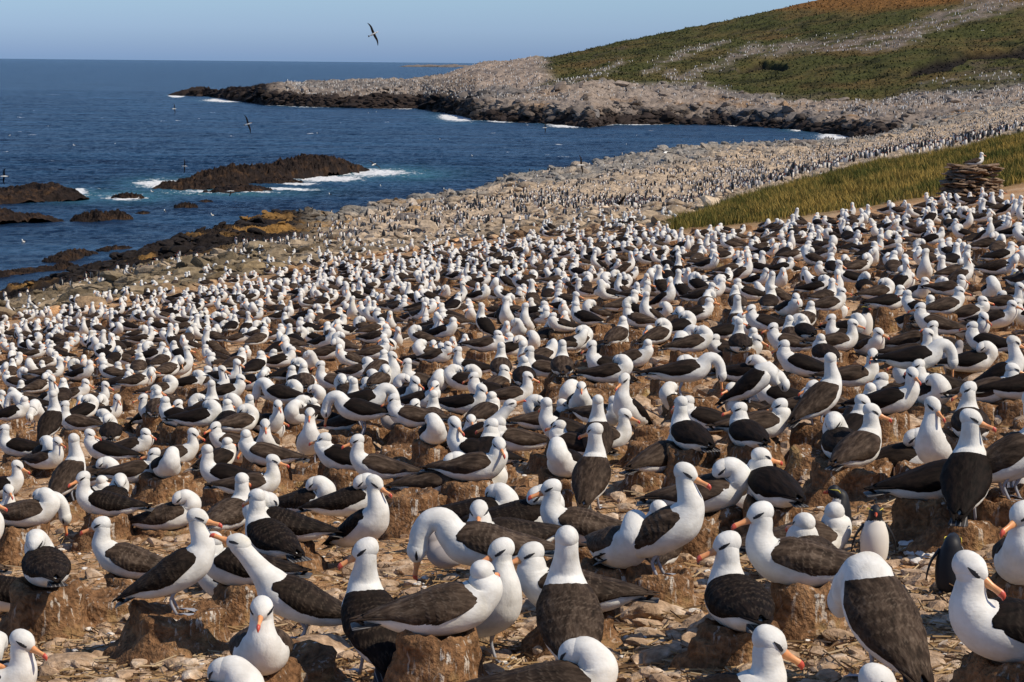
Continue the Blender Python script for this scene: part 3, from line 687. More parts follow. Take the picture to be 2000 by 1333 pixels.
# ------------------------------------------------------------ albatross
HEADST = [(-.064, 0, .012, .014), (-.057, .001, .030, .030), (-.038, .003, .045, .046), (-.008, .004, .052, .053), (.020, .001, .049, .050), (.042, -.004, .036, .037), (.057, -.008, .022, .026), (.064, -.010, .012, .016)]
BILLST = [(.050, -.010, .015, .021), (.072, -.012, .0135, .019), (.100, -.014, .0100, .0135), (.125, -.015, .0090, .0125), (.146, -.017, .0095, .0140), (.158, -.022, .0080, .0120), (.164, -.030, .0045, .0060), (.165, -.036, .0015, .002)]
BILLST = [(.050+(x-.050)*.88, z, a, b_) for x, z, a, b_ in BILLST]
SIT = [(-.33, .105, .010, .008), (-.27, .098, .045, .024), (-.18, .092, .090, .060), (-.07, .095, .122, .088), (.04, .105, .130, .102), (.13, .128, .118, .104), (.185, .165, .094, .086)]
def pose_def(pose, r):
    """pitch, lift, neck control points (x,y,z,r), head centre, bill pitch (down +)"""
    j = lambda a: r.uniform(-a, a)
    if pose == 'sit': return 0, 0, [(.205, 0, .212, .074), (.207, 0, .258, .058), (.202, 0, .300, .052)], (.210, 0, .342), .35+j(.15)
    if pose == 'mid': return 0, 0, [(.205, 0, .208, .079), (.206, 0, .245, .065)], (.212, 0, .292), .30+j(.15)
    if pose == 'low': return 0, 0, [(.200, 0, .20, .084), (.192, 0, .235, .070)], (.190, 0, .270), .25+j(.15)
    if pose == 'tuck':
        s = r.choice([-1, 1]); return 0, 0, [(.200, s*.01, .205, .088), (.180, s*.02, .245, .074), (.150, s*.034, .268, .063)], (.108, s*.046, .258), .55
    if pose == 'preen':
        s = r.choice([-1, 1]); return 0, 0, [(.215, 0, .22, .068), (.235, s*.02, .265, .054), (.245, s*.05, .275, .048)], (.235, s*.085, .235), 1.0
    if pose == 'stand': return .42, .115, [(.180, 0, .240, .074), (.166, 0, .295, .058), (.152, 0, .345, .051)], (.152, 0, .395), .35+j(.2)
    if pose == 'bend': return .02, .17, [(.235, 0, .235, .072), (.300, 0, .235, .060), (.345, 0, .180, .053), (.358, 0, .13, .050)], (.362, 0, .085), 1.35
    if pose == 'sky': return .30, .10, [(.215, 0, .240, .068), (.265, 0, .300, .056), (.305, 0, .350, .051)], (.340, 0, .395), -.45
    if pose == 'hunch': return .55, .12, [(.205, 0, .19, .088), (.235, 0, .20, .072), (.275, 0, .165, .055)], (.300, 0, .12), 1.4
def albatross(pose, hyaw, seed, lod=2, s=1.0):
    """returns body MB, bill MB, head centre. body faces +x, base at z=0"""
    r = np.random.default_rng(seed); pitch, lift, neck, hc_, bp = pose_def(pose, r); legs = bool(pitch)
    if not pitch:
        pj = r.uniform(-.05, .13); pitch = pj; neck = [(a, b_, c+.2*pj, d) for a, b_, c, d in neck]; hc_ = (hc_[0], hc_[1], hc_[2]+.2*pj)
    n1, m1, nm, mm = {3: (60, 32, 84, 61), 2: (46, 26, 30, 25), 1: (30, 18, 20, 17), 0: (16, 9, 9, 9)}[lod]
    hi = lod == 3; lod = min(lod, 2); Rp = roty(-pitch); piv = np.array([-.04, 0, .10]); up = np.array([0, 0, lift])
    body_pts = []
    for x, z, a, b_ in SIT:
        p = Rp@(np.array([x, 0, z])-piv)+piv+up; body_pts.append((*p, a*(1+r.uniform(-.05, .05)), b_*(1+r.uniform(-.04, .05))))
    nk = []
    for x, y, z, a in neck:
        p = np.array([x, y, z]); p = (Rp@(p-piv)+piv) if pose in ('bend', 'sky', 'hunch') and False else p
        nk.append((*(p+up), a, a*.98))
    hcen = np.array(hc_)+up
    if pose in ('stand',): # neck starts from the pitched breast
        top = np.array(body_pts[-1][:3]); off = top - np.array([.195, 0, .17]) - up
        k = len(nk)
        for i in range(k):
            w = .55; nk[i] = (nk[i][0]+off[0]*w, nk[i][1], nk[i][2]+off[2]*.75, *nk[i][3:])
        hcen = hcen+np.array([off[0]*.55, 0, off[2]*.75])
    if pose == 'sky':
        top = np.array(body_pts[-1][:3]); off = top-np.array([.195, 0, .17])-up
        nk = [(a+off[0]*.5, b_, c+off[2]*.6, d, e) for a, b_, c, d, e in nk]; hcen = hcen+np.array([off[0]*.5, 0, off[2]*.6])
    A = MB(); A.eyes = []
    C = body_pts + nk + [(*(hcen+np.array([0, 0, -.004])), .0495, .0495), (*(hcen+np.array([0, 0, .022])), .038, .038)]
    V, F = loft(C, n1, m1)
    A.add(V, F, 0)
    # head
    if pose == 'tuck': hy = PI-.55*np.sign(hc_[1]) if hyaw is None else PI-.55*np.sign(hc_[1])
    elif pose == 'preen': hy = 1.9*np.sign(hc_[1])
    else: hy = hyaw or 0
    Rh = rotz(hy) @ roty(bp)
    k = 14 if lod == 2 else 9 if lod == 1 else 6; mh = {2: 20, 1: 14, 0: 8}[lod]
    V, F = loft([(x, 0, z, a, b_) for x, z, a, b_ in HEADST], k, mh); A.add(V@Rh.T+hcen, F, 0)
    if lod:
        for sy in (-1, 1):
            # dark brow smudge, thick at the eye and fading back
            ang = np.linspace(0, 2*PI, 9)[:-1]; pts = []
            for q in np.linspace(0, 1, 5):
                xx = .050-.052*q; hgt = .0088*math.sin(PI*(.25+.72*q))*(1-.45*q)+.0012; zz = .001+.014*q
                rx = np.interp(xx, [h[0] for h in HEADST], [h[2] for h in HEADST]); rz = np.interp(xx, [h[0] for h in HEADST], [h[3] for h in HEADST]); cz = np.interp(xx, [h[0] for h in HEADST], [h[1] for h in HEADST])
                for dz in (-1, 0, 1):
                    z = zz+dz*hgt; y = rx*math.sqrt(max(0, 1-((z-cz)/rz)**2)); pts.append((xx, sy*(y+.0030), z))
            F = []
            for q in range(4):
                for d in range(2):
                    a0 = q*3+d; f = (a0, a0+1, a0+4, a0+3); F.append(f if sy > 0 else f[::-1])
            E_ = MB(); E_.add(np.array(pts)@Rh.T+hcen, F, 3); (A.eyes.append(E_) if lod == 2 else A.add(np.array(pts)@Rh.T+hcen, F, 3))
    Bl = MB(); Tl = MB(); A.tail = Tl; kb = 12 if lod == 2 else 8; mb_ = 10 if lod == 2 else 6
    hidden = pose in ('tuck', 'hunch')
    V, F = loft([(x, 0, z, a, b_) for x, z, a, b_ in BILLST], kb if lod else 4, mb_ if lod else 4)
    tipm = [6 if np.mean([V[i][0] for i in f]) > .130 else 2 for f in F]
    if not hidden:
        V2 = V@Rh.T+hcen
        (Bl if lod else A).add(V2, F, tipm)
    # folded wings and back: an arched mantle over the body
    u = np.linspace(0, 1, nm)[:, None]*np.ones((1, mm)); a = np.linspace(-1, 1, mm)[None]*np.ones((nm, 1)); aa = np.abs(a)
    droop = r.uniform(-.03, .05)
    Amax = np.interp(u, [0, .3, .6, 1], [1.80, 1.93+droop, 1.88, 1.6]); th = a*Amax
    xf = .120+.010*fbm(np.stack([a*9, a*0, np.full(a.shape, seed*.31)], -1), 3)+.045*np.exp(-((aa-.58)/.28)**2)-.10*sstep(.80, 1.0, aa)
    xr = -.318-.03*sstep(0, .35, aa)*(1-sstep(.5, .9, aa))
    xr = xr+.10*sstep(.72, 1.0, aa)
    x = xf+(xr-xf)*u
    ux = np.clip((.13-x)/.50, 0, 1)
    w = np.interp(ux, [0, .12, .3, .5, .7, .88, 1], [.128, .140, .144, .126, .092, .052, .030])
    h = np.interp(ux, [0, .12, .3, .5, .7, .88, 1], [.112, .118, .112, .088, .060, .032, .016])
    zc = np.interp(ux, [0, .12, .3, .5, .7, .88, 1], [.125, .118, .110, .105, .108, .112, .108])
    edge = 1-.13*np.exp(-u/.06)-.12*aa**10-.05*sstep(.9, 1, u)
    fold = 1+.035*np.exp(-((aa-.62)/.13)**2)*sstep(.05, .3, u)-.05*np.exp(-(aa/.10)**2)*sstep(.25, .6, u)
    wig = 1+.045*fbm(np.stack([x*16, th*2.2, np.full(x.shape, seed*.73)], -1), 3)
    worn = np.zeros(u.shape)
    if hi:
        sc_ = np.interp(u, [0, .35, .6, 1], [0, 5.5, 8.2, 10.2]); ph = th*np.interp(u, [0, .5, 1], [6.5, 5, 2.5]); row = np.floor(sc_+0*ph)
        saw = (sc_ + .42*np.abs(np.sin(PI*(ph+.5*row)/1.0))**.8 + .10*fbm(np.stack([x*30, th*5, np.full(x.shape, seed*.9)], -1), 2)) % 1.0
        wig = wig+(.030*saw-.012)*sstep(.02, .12, u); worn = sstep(.74, .96, saw)*sstep(.05, .25, u)*(.55+.45*np.clip(2*fbm(np.stack([x*11, th*2, np.full(x.shape, seed*.4)], -1), 2)+.5, 0, 1))
    y = w*np.sin(th)*edge*fold*wig; z = zc+h*np.cos(th)*edge*fold*wig
    Vo = np.stack([x, y, z], -1); Vi = np.stack([x, y*.86, zc+(z-zc)*.86-.004], -1)
    V = np.concatenate([Vo.reshape(-1, 3), Vi.reshape(-1, 3)]); V = (V-piv)@Rp.T+piv+up
    F = []; q0 = nm*mm
    for i in range(nm-1):
        for j in range(mm-1):
            p = i*mm+j; F.append((p, p+1, p+mm+1, p+mm)); 
            if lod: F.append((q0+p, q0+p+mm, q0+p+mm+1, q0+p+1))
    for j in range(mm-1):
        F.append((j, q0+j, q0+j+1, j+1)); p = (nm-1)*mm+j; F.append((p, p+1, q0+p+1, q0+p))
    for i in range(nm-1):
        p = i*mm; F.append((p, p+mm, q0+p+mm, q0+p)); p = i*mm+mm-1; F.append((p, q0+p, q0+p+mm, p+mm))
    A.wr = (A.n, worn.ravel())
    A.add(V, F, 1)
    # primaries and tail
    tr = lambda P: (np.asarray(P, float)-piv)@Rp.T+piv+up
    if lod:
        cr = r.uniform(-.01, .03)
        for sy, nf in ((-1, 3), (1, 3)):
            for q in range(nf):
                L_ = .035*q
                C = [(-.12, sy*(.085-.01*q), .115-.006*q), (-.24, sy*(.062-.008*q), .118-.004*q), (-.34-L_*.4, sy*(.035-.012*q)-.0*cr, .116-.002*q), (-.405+L_*.9, sy*(.012-.02*q)+cr*sy*.3, .110-.012*q)]
                V, F = loft([(*c, .020*(1-.8*(k_/3)**3), .008*(1-.6*k_/3)) for k_, c in enumerate(C)], 9 if lod == 2 else 6, 8 if lod == 2 else 6); A.add(tr(V), F, 1)
    fan = r.uniform(.045, .085)*(1.5 if pose in ('sky', 'bend') else 1)
    V, F = loft([(-.24, 0, .088, .035, .010), (-.31, 0, .083, fan*.75, .006), (-.385, 0, .078, fan, .004), (-.40, 0, .077, fan*.8, .002)], 7 if lod else 4, 10 if lod else 6)
    (Tl if lod else A).add(tr(V), F, 5)
    # legs and webbed feet
    if legs:
        for sy in (-1, 1):
            if not lod and sy < 0: continue
            hip = np.array([-.01, sy*.05, .07+lift*.75]); kn = np.array([-.035, sy*.055, .055+lift*.25]); ft = np.array([.0, sy*.06, .008])
            V, F = loft([(*hip, .020, .020), (*((hip+kn)/2), .010, .011), (*kn, .0085, .009), (*ft, .008, .009)], 8 if lod else 3, 7 if lod else 4, (0, 1, 0)); A.add(V, F, 4)
            if lod:
                P = [(-.015, 0, .012), (.04, -.012, .014), (.105, -.048, .002), (.095, -.022, .004), (.12, .002, .002), (.095, .024, .004), (.10, .05, .002), (.04, .012, .014), (.03, 0, .0)]
                P = np.array(P)+np.array([0, ft[1], 0]); F = [(0, 1, 7), (1, 2, 3), (1, 3, 4), (1, 4, 7), (7, 4, 5), (7, 5, 6), (0, 8, 1), (0, 7, 8)]; A.add(P, F, 4)
    A.worn = np.zeros(A.n); A.worn[A.wr[0]:A.wr[0]+len(A.wr[1])] = A.wr[1]
    if s != 1:
        A.V = [v*s for v in A.V]; Bl.V = [v*s for v in Bl.V]; Tl.V = [v*s for v in Tl.V]
        for e_ in A.eyes: e_.V = [v*s for v in e_.V]; hcen = hcen*s
    return A, Bl, hcen

# ------------------------------------------------------------ nests
def nest_mesh(h, r0, seed, lod=1):
    n, m = (22, 36) if lod == 1 else (12, 18) if lod else (7, 10); prof = [(-.18, 1.95), (0, 1.48), (.3*h, 1.18), (.65*h, 1.02), (.88*h, 1.0), (h, .84), (h*.985, .72), (h-.035, .45), (h-.045, .0)]
    zz = catmull([(p[1]*r0, 0, p[0]) for p in prof], n); a = np.arange(m)*2*PI/m
    X = zz[:, :1]*np.cos(a); Y = zz[:, :1]*np.sin(a); Zz = zz[:, 2:]*np.ones((1, m))
    P = np.stack([X, Y, Zz], -1); nn = fbm(P*5.5+seed*2.7, 4) if lod else fbm(P*5+seed*2.7, 2); n3 = fbm(P*17+seed, 3) if lod else 0
    ell = 1+.12*np.cos(2*a+seed); P[..., 0] *= 1+.30*nn+.09*n3; P[..., 1] *= 1+.30*nn+.09*n3; P[..., 0] *= ell
    P[..., 2] += (.07*nn+.030*n3)*np.clip((Zz+.1)/.2, 0, 1)
    return P.reshape(-1, 3), grid_wrap(n, m)
def grid_wrap(n, m):
    i = np.arange(n-1)[:, None]*m; j = np.arange(m)[None]; k = (j+1) % m
    return np.stack([(i+j), (i+k), (i+m+k), (i+m+j)], -1).reshape(-1, 4)

# ------------------------------------------------------------ who stands where (head x, head y in the photo, facing, pose, bill, base, tone)
# facing: degrees, 0 right, 90 away, 180 left, -90 towards us.  base n nest / g ground
HERO = [
 (381,1034,4,'stand',-8,'n',.1,'the tall bird touching bills with its mate','tall albatross on a broad mud stump leaning its bill down to its mate','the tall courting bird'),
 (472,1073,180,'sky',180,'g',.3,'','albatross stretching its neck up with fanned tail to meet the taller bird','the neck stretching bird'),
 (205,1038,172,'sit',188,'n',.8,'','brown backed albatross resting with long bill pointing left, behind the tall courting bird','the long billed brown bird'),
 (511,1195,-82,'sit',-90,'n',.3,'','albatross facing the viewer head on with bill hanging straight down','the bird facing us head on'),
 (42,1257,-20,'sit',-25,'g',.1,'','albatross in the bottom left corner, dark brow, bill slanting down right','the corner bird'),
 (434,1309,5,'tuck',0,'g',.7,'','head of a sleeping albatross at the bottom edge below the head on bird','the sleeper at the bottom left'),
 (70,1066,112,'tuck',0,'n',.02,'','black backed sleeper curled like a ball on a tall shaded stump at the left','the black curled sleeper'),
 (117,1018,2,'bend',-20,'g',.8,'','albatross at the left arching its neck to look at the ground','the left bird looking down'),
 (729,961,-42,'stand',-28,'g',.1,'','white breasted albatross standing half turned to us, gazing down right','the white standing bird'),
 (715,1083,108,'stand',190,'g',.05,'','standing albatross seen from behind with red bill turned to the left','the left looking back view bird'),
 (940,1122,8,'low',60,'n',.75,'','brown mantled albatross sitting on the square guano streaked stump, bottom centre','the streaked stump bird'),
 (978,1083,-55,'stand',205,'g',.1,'','white fronted albatross standing directly behind the bird on the streaked stump','the white stump neighbour'),
 (1107,1055,96,'stand',93,'g',.2,'','tall albatross seen exactly from behind, long white neck, tail spread','the tall back view bird'),
 (1041,1087,172,'mid',200,'n',.25,'','resting albatross half hidden behind the tall back view bird','the half hidden sleeper'),
 (939,1003,-150,'mid',-92,'n',.2,'','albatross peering straight at us from behind the bowing parent','the peering bird'),
 (824,1080,178,'bend',190,'n',.75,'','parent albatross bowing with deeply arched neck over its grey chick','the bowing parent'),
 (1083,965,176,'sit',192,'n',.7,'','brown backed albatross on a nest with orange bill lowered to the left, centre','the orange billed centre bird'),
 (1237,1024,-70,'tuck',0,'n',.6,'','round white breasted sleeper on a pale whitewashed stump','the whitewashed stump sleeper'),
 (1118,1278,5,'tuck',0,'g',.15,'','sleeping albatross cut off by the bottom edge below the tall back view bird','the sleeper at the bottom centre'),
 (877,908,4,'tuck',0,'n',.85,'','sleeping albatross with white streak on brown wings atop a tall stump','the white streaked sleeper'),
 (1335,941,-18,'stand',-22,'n',.5,'','long necked albatross gazing right above the whitewashed stump sleeper','the long necked gazing bird'),
 (1489,1010,176,'sit',195,'n',.6,'','large brown backed albatross on a drip streaked stump, bill pointing left','the drip stump bird'),
 (1421,1066,100,'sit',190,'n',.05,'','black backed albatross seen from behind on a rock, bill just showing left','the black rock bird'),
 (1506,1248,2,'sit',4,'g',.85,'','brown albatross at the bottom edge with short orange bill pointing right','the bottom orange billed bird'),
 (1640,1172,112,'hunch',100,'g',.25,'','huge dark back of a preening albatross whose head is hidden, bottom right','the headless preening back'),
 (1891,1105,190,'sit',-25,'n',.9,'','albatross at the far right turning its orange bill back onto its shoulder','the shoulder preening bird'),
 (1997,1007,-110,'sit',218,'n',.4,'','albatross cut by the right edge with bill slanting down left','the right edge bird'),
 (1629,1003,15,'low',90,'g',.8,'','low brown albatross with smooth white nape beside two penguins','the bird by the penguins'),
 (1489,901,108,'low',20,'n',.1,'','black backed albatross with a white fleck, hunched on its nest, right of centre','the white flecked bird'),
 (1895,838,72,'stand',-20,'n',.05,'','tall black backed albatross standing on a nest, orange bill hanging right','the tall black backed bird'),
 (1888,889,2,'low',60,'n',.7,'','albatross lying behind the legs of the tall black backed bird','the bird behind the legs'),
 (1161,862,78,'stand',150,'g',.6,'','large standing albatross seen from behind, centre, drooping brown wings','the large centre bird'),
 (1217,722,-125,'stand',225,'g',.2,'','albatross walking to the lower left on open ground with white front','the walking white bird'),
 (1168,754,90,'stand',90,'g',.3,'','slim necked albatross seen from behind beside the walking white bird','the slim necked bird'),
 (1699,817,55,'sit',-8,'n',.6,'','albatross with fluffed white rump on a huge round stump, bill pointing right','the huge stump bird'),
 (1627,673,40,'stand',60,'n',.5,'','tall white necked albatross standing on a stump, right of centre','the tall white necked bird'),
 (1545,742,0,'hunch',-40,'n',.8,'','large albatross preening with white arched neck, right of centre','the arched preening bird'),
 (1877,697,-5,'bend',-90,'n',.85,'','brown backed parent bending over a small chick at the upper right','the upper right parent'),
 (1821,771,-118,'stand',-60,'g',.1,'','white fronted albatross standing alone on open ground at the right','the lone right bird'),
 (143,876,72,'stand',80,'n',.7,'','tall brown albatross seen from behind at the left, large on its nest','the tall brown left bird'),
 (105,756,82,'stand',85,'n',.3,'','long necked albatross seen from behind, upper left','the upper left long necked bird'),
 (762,796,-4,'bend',-50,'n',.1,'','black backed albatross bowing to the right over a nest, upper centre','the bowing bird upper centre'),
 (605,826,-82,'stand',-88,'g',.4,'','slender white albatross standing upright and facing us, left of centre','the slender white bird'),
 (336,892,-70,'tuck',0,'n',.1,'','round white sleeper on a pale nest, left of the slender bird','the round white sleeper'),
 (518,840,-85,'sit',-80,'n',.2,'','albatross facing us with lowered bill on a nest, left of the slender bird','the small bird facing us'),
 (1010,770,0,'sky',-12,'g',.1,'','albatross throwing its bill up to the right, centre of the colony','the bill raising bird'),
 (367,672,5,'stand',20,'g',.6,'','tall albatross with brown wings standing in the crowd, upper left','the upper left tall bird'),
 (1905,311,10,'sit',-10,'c',.5,'','albatross sitting on top of the stone cairn','the bird on the cairn'),
]
REST = """-22,998,0,stand,0,g,.3;-30,1122,180,low,180,g,.8;-40,1290,0,low,0,g,.2;73,977,2,tuck,0,n,.6;10,970,-10,sit,-62,g,.1;171,947,178,sit,215,n,.05;193,950,10,low,60,g,.1;231,952,80,tuck,0,n,.05;347,982,4,tuck,0,g,.3
469,952,65,sit,70,n,.6;504,984,125,sit,140,n,.02;530,987,178,tuck,0,n,.1;609,955,-20,tuck,0,g,.1;443,1096,176,tuck,0,g,.3;420,1064,176,low,150,n,.3;701,951,0,tuck,0,g,.1;1044,976,4,tuck,0,n,.05;960,970,0,tuck,0,g,.1
1286,1002,85,low,90,g,.5;1570,1026,100,low,120,g,.2;1408,922,-8,tuck,0,n,.5;1443,934,-20,tuck,0,g,.4;1716,1326,20,low,0,g,.3;108,873,-30,sit,-40,g,.4;87,868,-60,tuck,0,g,.3;14,847,178,sit,180,n,.1;28,920,0,sit,-5,g,.1
182,857,176,sit,-20,n,.7;196,913,0,tuck,0,g,.7;280,854,-12,low,-25,g,.2;371,857,10,sit,-10,g,.5;294,896,10,mid,185,n,.5;411,892,172,sit,130,n,.1;427,843,178,sit,215,g,.6;441,874,60,low,60,g,.2;472,876,-40,preen,0,g,.3
488,861,178,mid,90,n,.6;539,829,-25,mid,-30,g,.2;525,913,0,sit,-5,n,.7;647,812,172,bend,200,n,.1;640,868,165,low,170,n,.05;210,826,100,tuck,0,g,.1;192,815,0,tuck,0,g,.1;103,731,-30,stand,-40,g,.2;234,770,-8,sit,-60,g,.1
273,767,178,sit,200,g,.4;298,752,160,mid,180,g,.4;308,759,95,low,95,n,.6;350,780,-60,sit,225,n,.3;161,787,150,mid,-95,g,.1;402,798,0,tuck,0,n,.1;423,777,0,low,0,g,.2;444,784,-30,tuck,0,g,.5;472,808,45,tuck,0,n,.5
548,780,-40,sit,-70,n,.1;486,766,105,sit,100,n,.1;570,742,2,tuck,0,n,.3;612,752,-20,tuck,0,g,.1;476,731,0,sit,-10,n,.3;413,732,95,stand,95,g,.4;437,707,0,stand,-30,g,.1;385,724,0,tuck,0,g,.1;259,721,0,sit,-25,g,.1
227,707,150,sit,150,g,.3;301,717,0,mid,-5,g,.4;21,798,180,bend,200,g,.1;60,820,-100,hunch,0,g,.1;52,780,0,mid,-30,g,.2;42,742,90,sit,100,g,.1;171,742,0,mid,-10,g,.2;210,745,0,sit,-10,g,.4;620,703,178,sit,190,n,.6
567,714,125,sit,140,g,.1;525,717,0,mid,-20,g,.1;690,732,100,sit,90,n,.4;595,773,180,tuck,0,g,.1;585,798,-120,tuck,0,n,.2;609,794,60,low,60,g,.1;706,875,176,sit,200,n,.7;944,924,2,tuck,0,g,.5;968,878,-8,mid,-70,n,.8
895,840,172,sit,-50,n,.05;919,829,-80,mid,-80,g,.4;958,843,82,sit,170,n,.05;981,836,180,low,170,g,.5;1073,801,175,sit,120,n,.1;1094,798,10,low,-10,g,.6;1098,843,150,low,150,g,.3;1091,878,-110,tuck,0,n,.7;1163,833,-70,mid,-80,g,.3
1213,822,0,sit,-18,g,.6;1332,801,110,sit,120,n,.1;1318,854,45,low,60,g,.6;1122,745,-110,tuck,0,g,.3;1150,777,-60,tuck,0,g,.3;846,784,88,sit,88,n,.3;841,829,-78,tuck,0,n,.2;762,770,178,sit,185,n,.3;856,742,-30,sit,-110,n,.1
891,714,170,tuck,0,g,.1;863,724,-90,tuck,0,g,.1;790,732,178,tuck,0,g,.3;709,773,-60,tuck,0,n,.4;688,752,100,low,100,g,.3;716,738,-40,tuck,0,g,.3;723,724,-70,tuck,0,g,.3;685,732,90,low,90,n,.3;919,728,176,mid,180,g,.1
947,752,-20,sit,-30,n,.1;958,784,60,low,60,g,.2;1049,773,178,tuck,0,g,.5;1038,724,0,sit,0,g,.6;988,714,60,sit,0,g,.4;1024,696,90,low,100,n,.3;1028,675,172,sit,170,n,.5;979,668,90,sit,90,g,.3;888,675,176,sit,180,g,.2
867,672,0,sit,-5,g,.2;846,665,-90,mid,-90,g,.2;790,700,178,sit,170,g,.3;769,682,-20,stand,0,g,.3;1150,665,178,sit,190,n,.2;1213,651,-20,sit,190,g,.5;1273,661,-10,sit,60,n,.7;1098,661,90,sit,90,n,.6;1157,689,150,low,160,g,.2
1210,696,-10,tuck,0,n,.3;1325,672,95,hunch,90,g,.8;1336,696,2,tuck,0,n,.4;1206,777,-40,low,-20,g,.5;1629,833,95,tuck,0,n,.1;1780,861,-15,tuck,0,g,.1;1688,773,58,sit,-25,n,.1;1704,745,60,mid,70,g,.3;1891,745,85,sit,190,n,.1
1793,714,-15,sit,-70,n,.1;1821,735,-70,tuck,0,g,.3;1786,703,178,mid,190,g,.2;1751,696,160,sit,190,g,.3;1713,679,0,sit,-110,n,.3;1715,728,150,low,160,g,.3;1580,756,-10,tuck,0,g,.5;1517,801,10,low,185,n,.7;1447,812,105,sit,190,n,.05
1419,742,172,sit,220,g,.1;1422,724,-5,bend,-50,n,.1;1482,717,170,sit,185,g,.1;1471,696,-30,tuck,0,g,.2;1524,665,165,sit,150,n,.2;1335,773,176,low,190,g,.2;1986,644,-10,stand,0,g,.1;1923,668,0,tuck,0,g,.1;1891,626,150,sit,150,g,.1
1926,612,-60,mid,-60,g,.2;1821,640,0,sit,-10,g,.3;1814,623,178,sit,190,g,.3;1674,620,0,sit,-10,n,.7;1587,640,-20,bend,-90,g,.1;1485,654,-10,sit,-15,g,.1;1391,654,176,low,180,g,.1;1356,637,172,tuck,0,g,.1;1443,619,90,sit,90,n,.1
1503,630,178,sit,190,n,.6;1541,616,95,sit,90,g,.6;1617,612,176,sit,180,g,.1;1601,654,100,low,100,g,.1;1475,637,60,mid,60,g,.1;1989,707,0,sit,0,n,.7;2022,762,0,stand,0,n,.7;2035,800,0,stand,-20,n,.6;1720,640,-70,mid,-40,g,.3
1440,571,90,stand,90,g,.7;1648,500,90,tuck,0,g,.9;1985,585,-30,sit,-40,g,.2;1636,510,178,sit,-10,g,.2;905,548,0,stand,-10,g,.1;1958,371,5,sit,-10,n,.6;1808,378,178,mid,200,g,.2;1894,376,90,sit,90,g,.2"""
def cell(tok):
    t = tok.split(','); return (float(t[0]), float(t[1]), float(t[2]), t[3], float(t[4]), t[5], float(t[6]))
PEOPLE = [(h[0], h[1], h[2], h[3], h[4], h[5], h[6], h[8], h[9]) for h in HERO] + [cell(t)+(None, None) for l in REST.split('\n') for t in l.split(';') if t.strip()]
print('hand placed', len(PEOPLE))
def ground_h(X, Y): return plane_z(X, Y)
def solve(hx_, hy_, face, hcen, nh):
    d = ray(hx_, hy_); R = rotz(face); off = R@hcen
    # CAM + d t - off = base ; base.z = plane + nh
    b0 = CAM-off; t = (PL[0]*b0[0]+PL[1]*b0[1]+PL[2]+nh-b0[2])/(d[2]-PL[0]*d[0]-PL[1]*d[1])
    return b0+d*t
placed = []        # (x, y, z base on nest, nest h, face, pose, bill, tone, label, nick, px, py)
CAIRN = on_plane(1896, 398); CAIRN_H = 1.02
for i, (x, y, fa, po, bi, ba, to, lab, nick) in enumerate(PEOPLE):
    r = np.random.default_rng(500+i)
    nh = {'n': r.uniform(.14, .23), 'g': r.uniform(.0, .05), 'c': CAIRN_H+.02}[ba]
    if ba == 'g' and po in ('sit', 'low', 'tuck', 'mid', 'preen'): nh = r.uniform(.03, .10)
    if nick == 'the streaked stump bird': nh = .27
    if nick == 'the tall courting bird': nh = .20
    if nick == 'the black curled sleeper': nh = .29
    if po == 'sit' and not lab and y < 860 and i % 5 < 2: po = 'mid'
    f = math.radians(fa); hyaw = math.radians(bi-fa); hyaw = (hyaw+PI) % (2*PI)-PI
    placed.append(dict(px=x, py=y, face=f, pose=po, hyaw=hyaw, base=ba, tone=to, label=lab, nick=nick, nh=nh, seed=900+i))
# fill the middle distance up to 300 birds one can still tell apart, then the far crowd
POSES = ['sit']*14+['tuck']*28+['low']*20+['mid']*25+['stand']*7+['preen']*4+['bend']*2
def far_birds():
    pts = []; taken = []
    for p in placed:
        q = on_plane(p['px'], p['py'], .5); taken.append((q[0], q[1]))
    taken = np.array(taken); out = []; cellsz = .5; grid = {}
    for t in taken: grid.setdefault((int(t[0]//cellsz), int(t[1]//cellsz)), []).append(t)
    r = np.random.default_rng(77); n = 0
    for k in range(210000):
        if k < 90000: x = r.uniform(-60, 2060); y = r.uniform(380, 960)
        else:
            x = r.choice([r.uniform(-480, -75), r.uniform(2075, 2480)]); y = r.uniform(280, 1330)
        if y < edge_y(x)-4: continue
        q = on_plane(x, y, .4); D = math.hypot(q[0], q[1])
        if D > 92 or D < 6: continue
        if r.random() > (D/92)**2 + .05 + .3*(k > 90000 and D < 25): continue
        if math.hypot(q[0]-CAIRN[0], q[1]-CAIRN[1]) < 1.1: continue
        if y < edge_y(x)+3 and x > 1300: continue
        md = .60 if D > 38 else .64 if D > 28 else .66 if y < 700 else .60
        cx, cy = int(q[0]//cellsz), int(q[1]//cellsz); ok = True
        for dx in (-2, -1, 0, 1, 2):
            for dy in (-2, -1, 0, 1, 2):
                for t in grid.get((cx+dx, cy+dy), ()):
                    if math.hypot(t[0]-q[0], t[1]-q[1]) < md: ok = False; break
        if not ok: continue
        # the hand placed foreground stays as it is
        if y > 800 and -75 < x < 2075: continue
        grid.setdefault((cx, cy), []).append((q[0], q[1])); out.append((x, y, q, D))
    return out
fb = far_birds(); fb.sort(key=lambda t: (not -75 < t[0] < 2075, t[3])); print('far birds', len(fb))
r_ = np.random.default_rng(5)
NIND = 300-len(placed)
for i, (x, y, q, D) in enumerate(fb[:NIND]):
    po = POSES[r_.integers(len(POSES))]; fa = r_.choice([0, 0, 0, 180, 180, 90, -60, -90, 30, 150, 60])+r_.normal()*18
    placed.append(dict(px=x, py=y, face=math.radians(fa), pose=po, hyaw=r_.normal()*.6, base='n' if r_.random() < .6 and po != 'stand' else 'g', tone=r_.random(), label=None, nick=None, nh=r_.uniform(.12, .24), seed=3000+i))
    if placed[-1]['base'] == 'g': placed[-1]['nh'] = .05 if po != 'stand' else 0

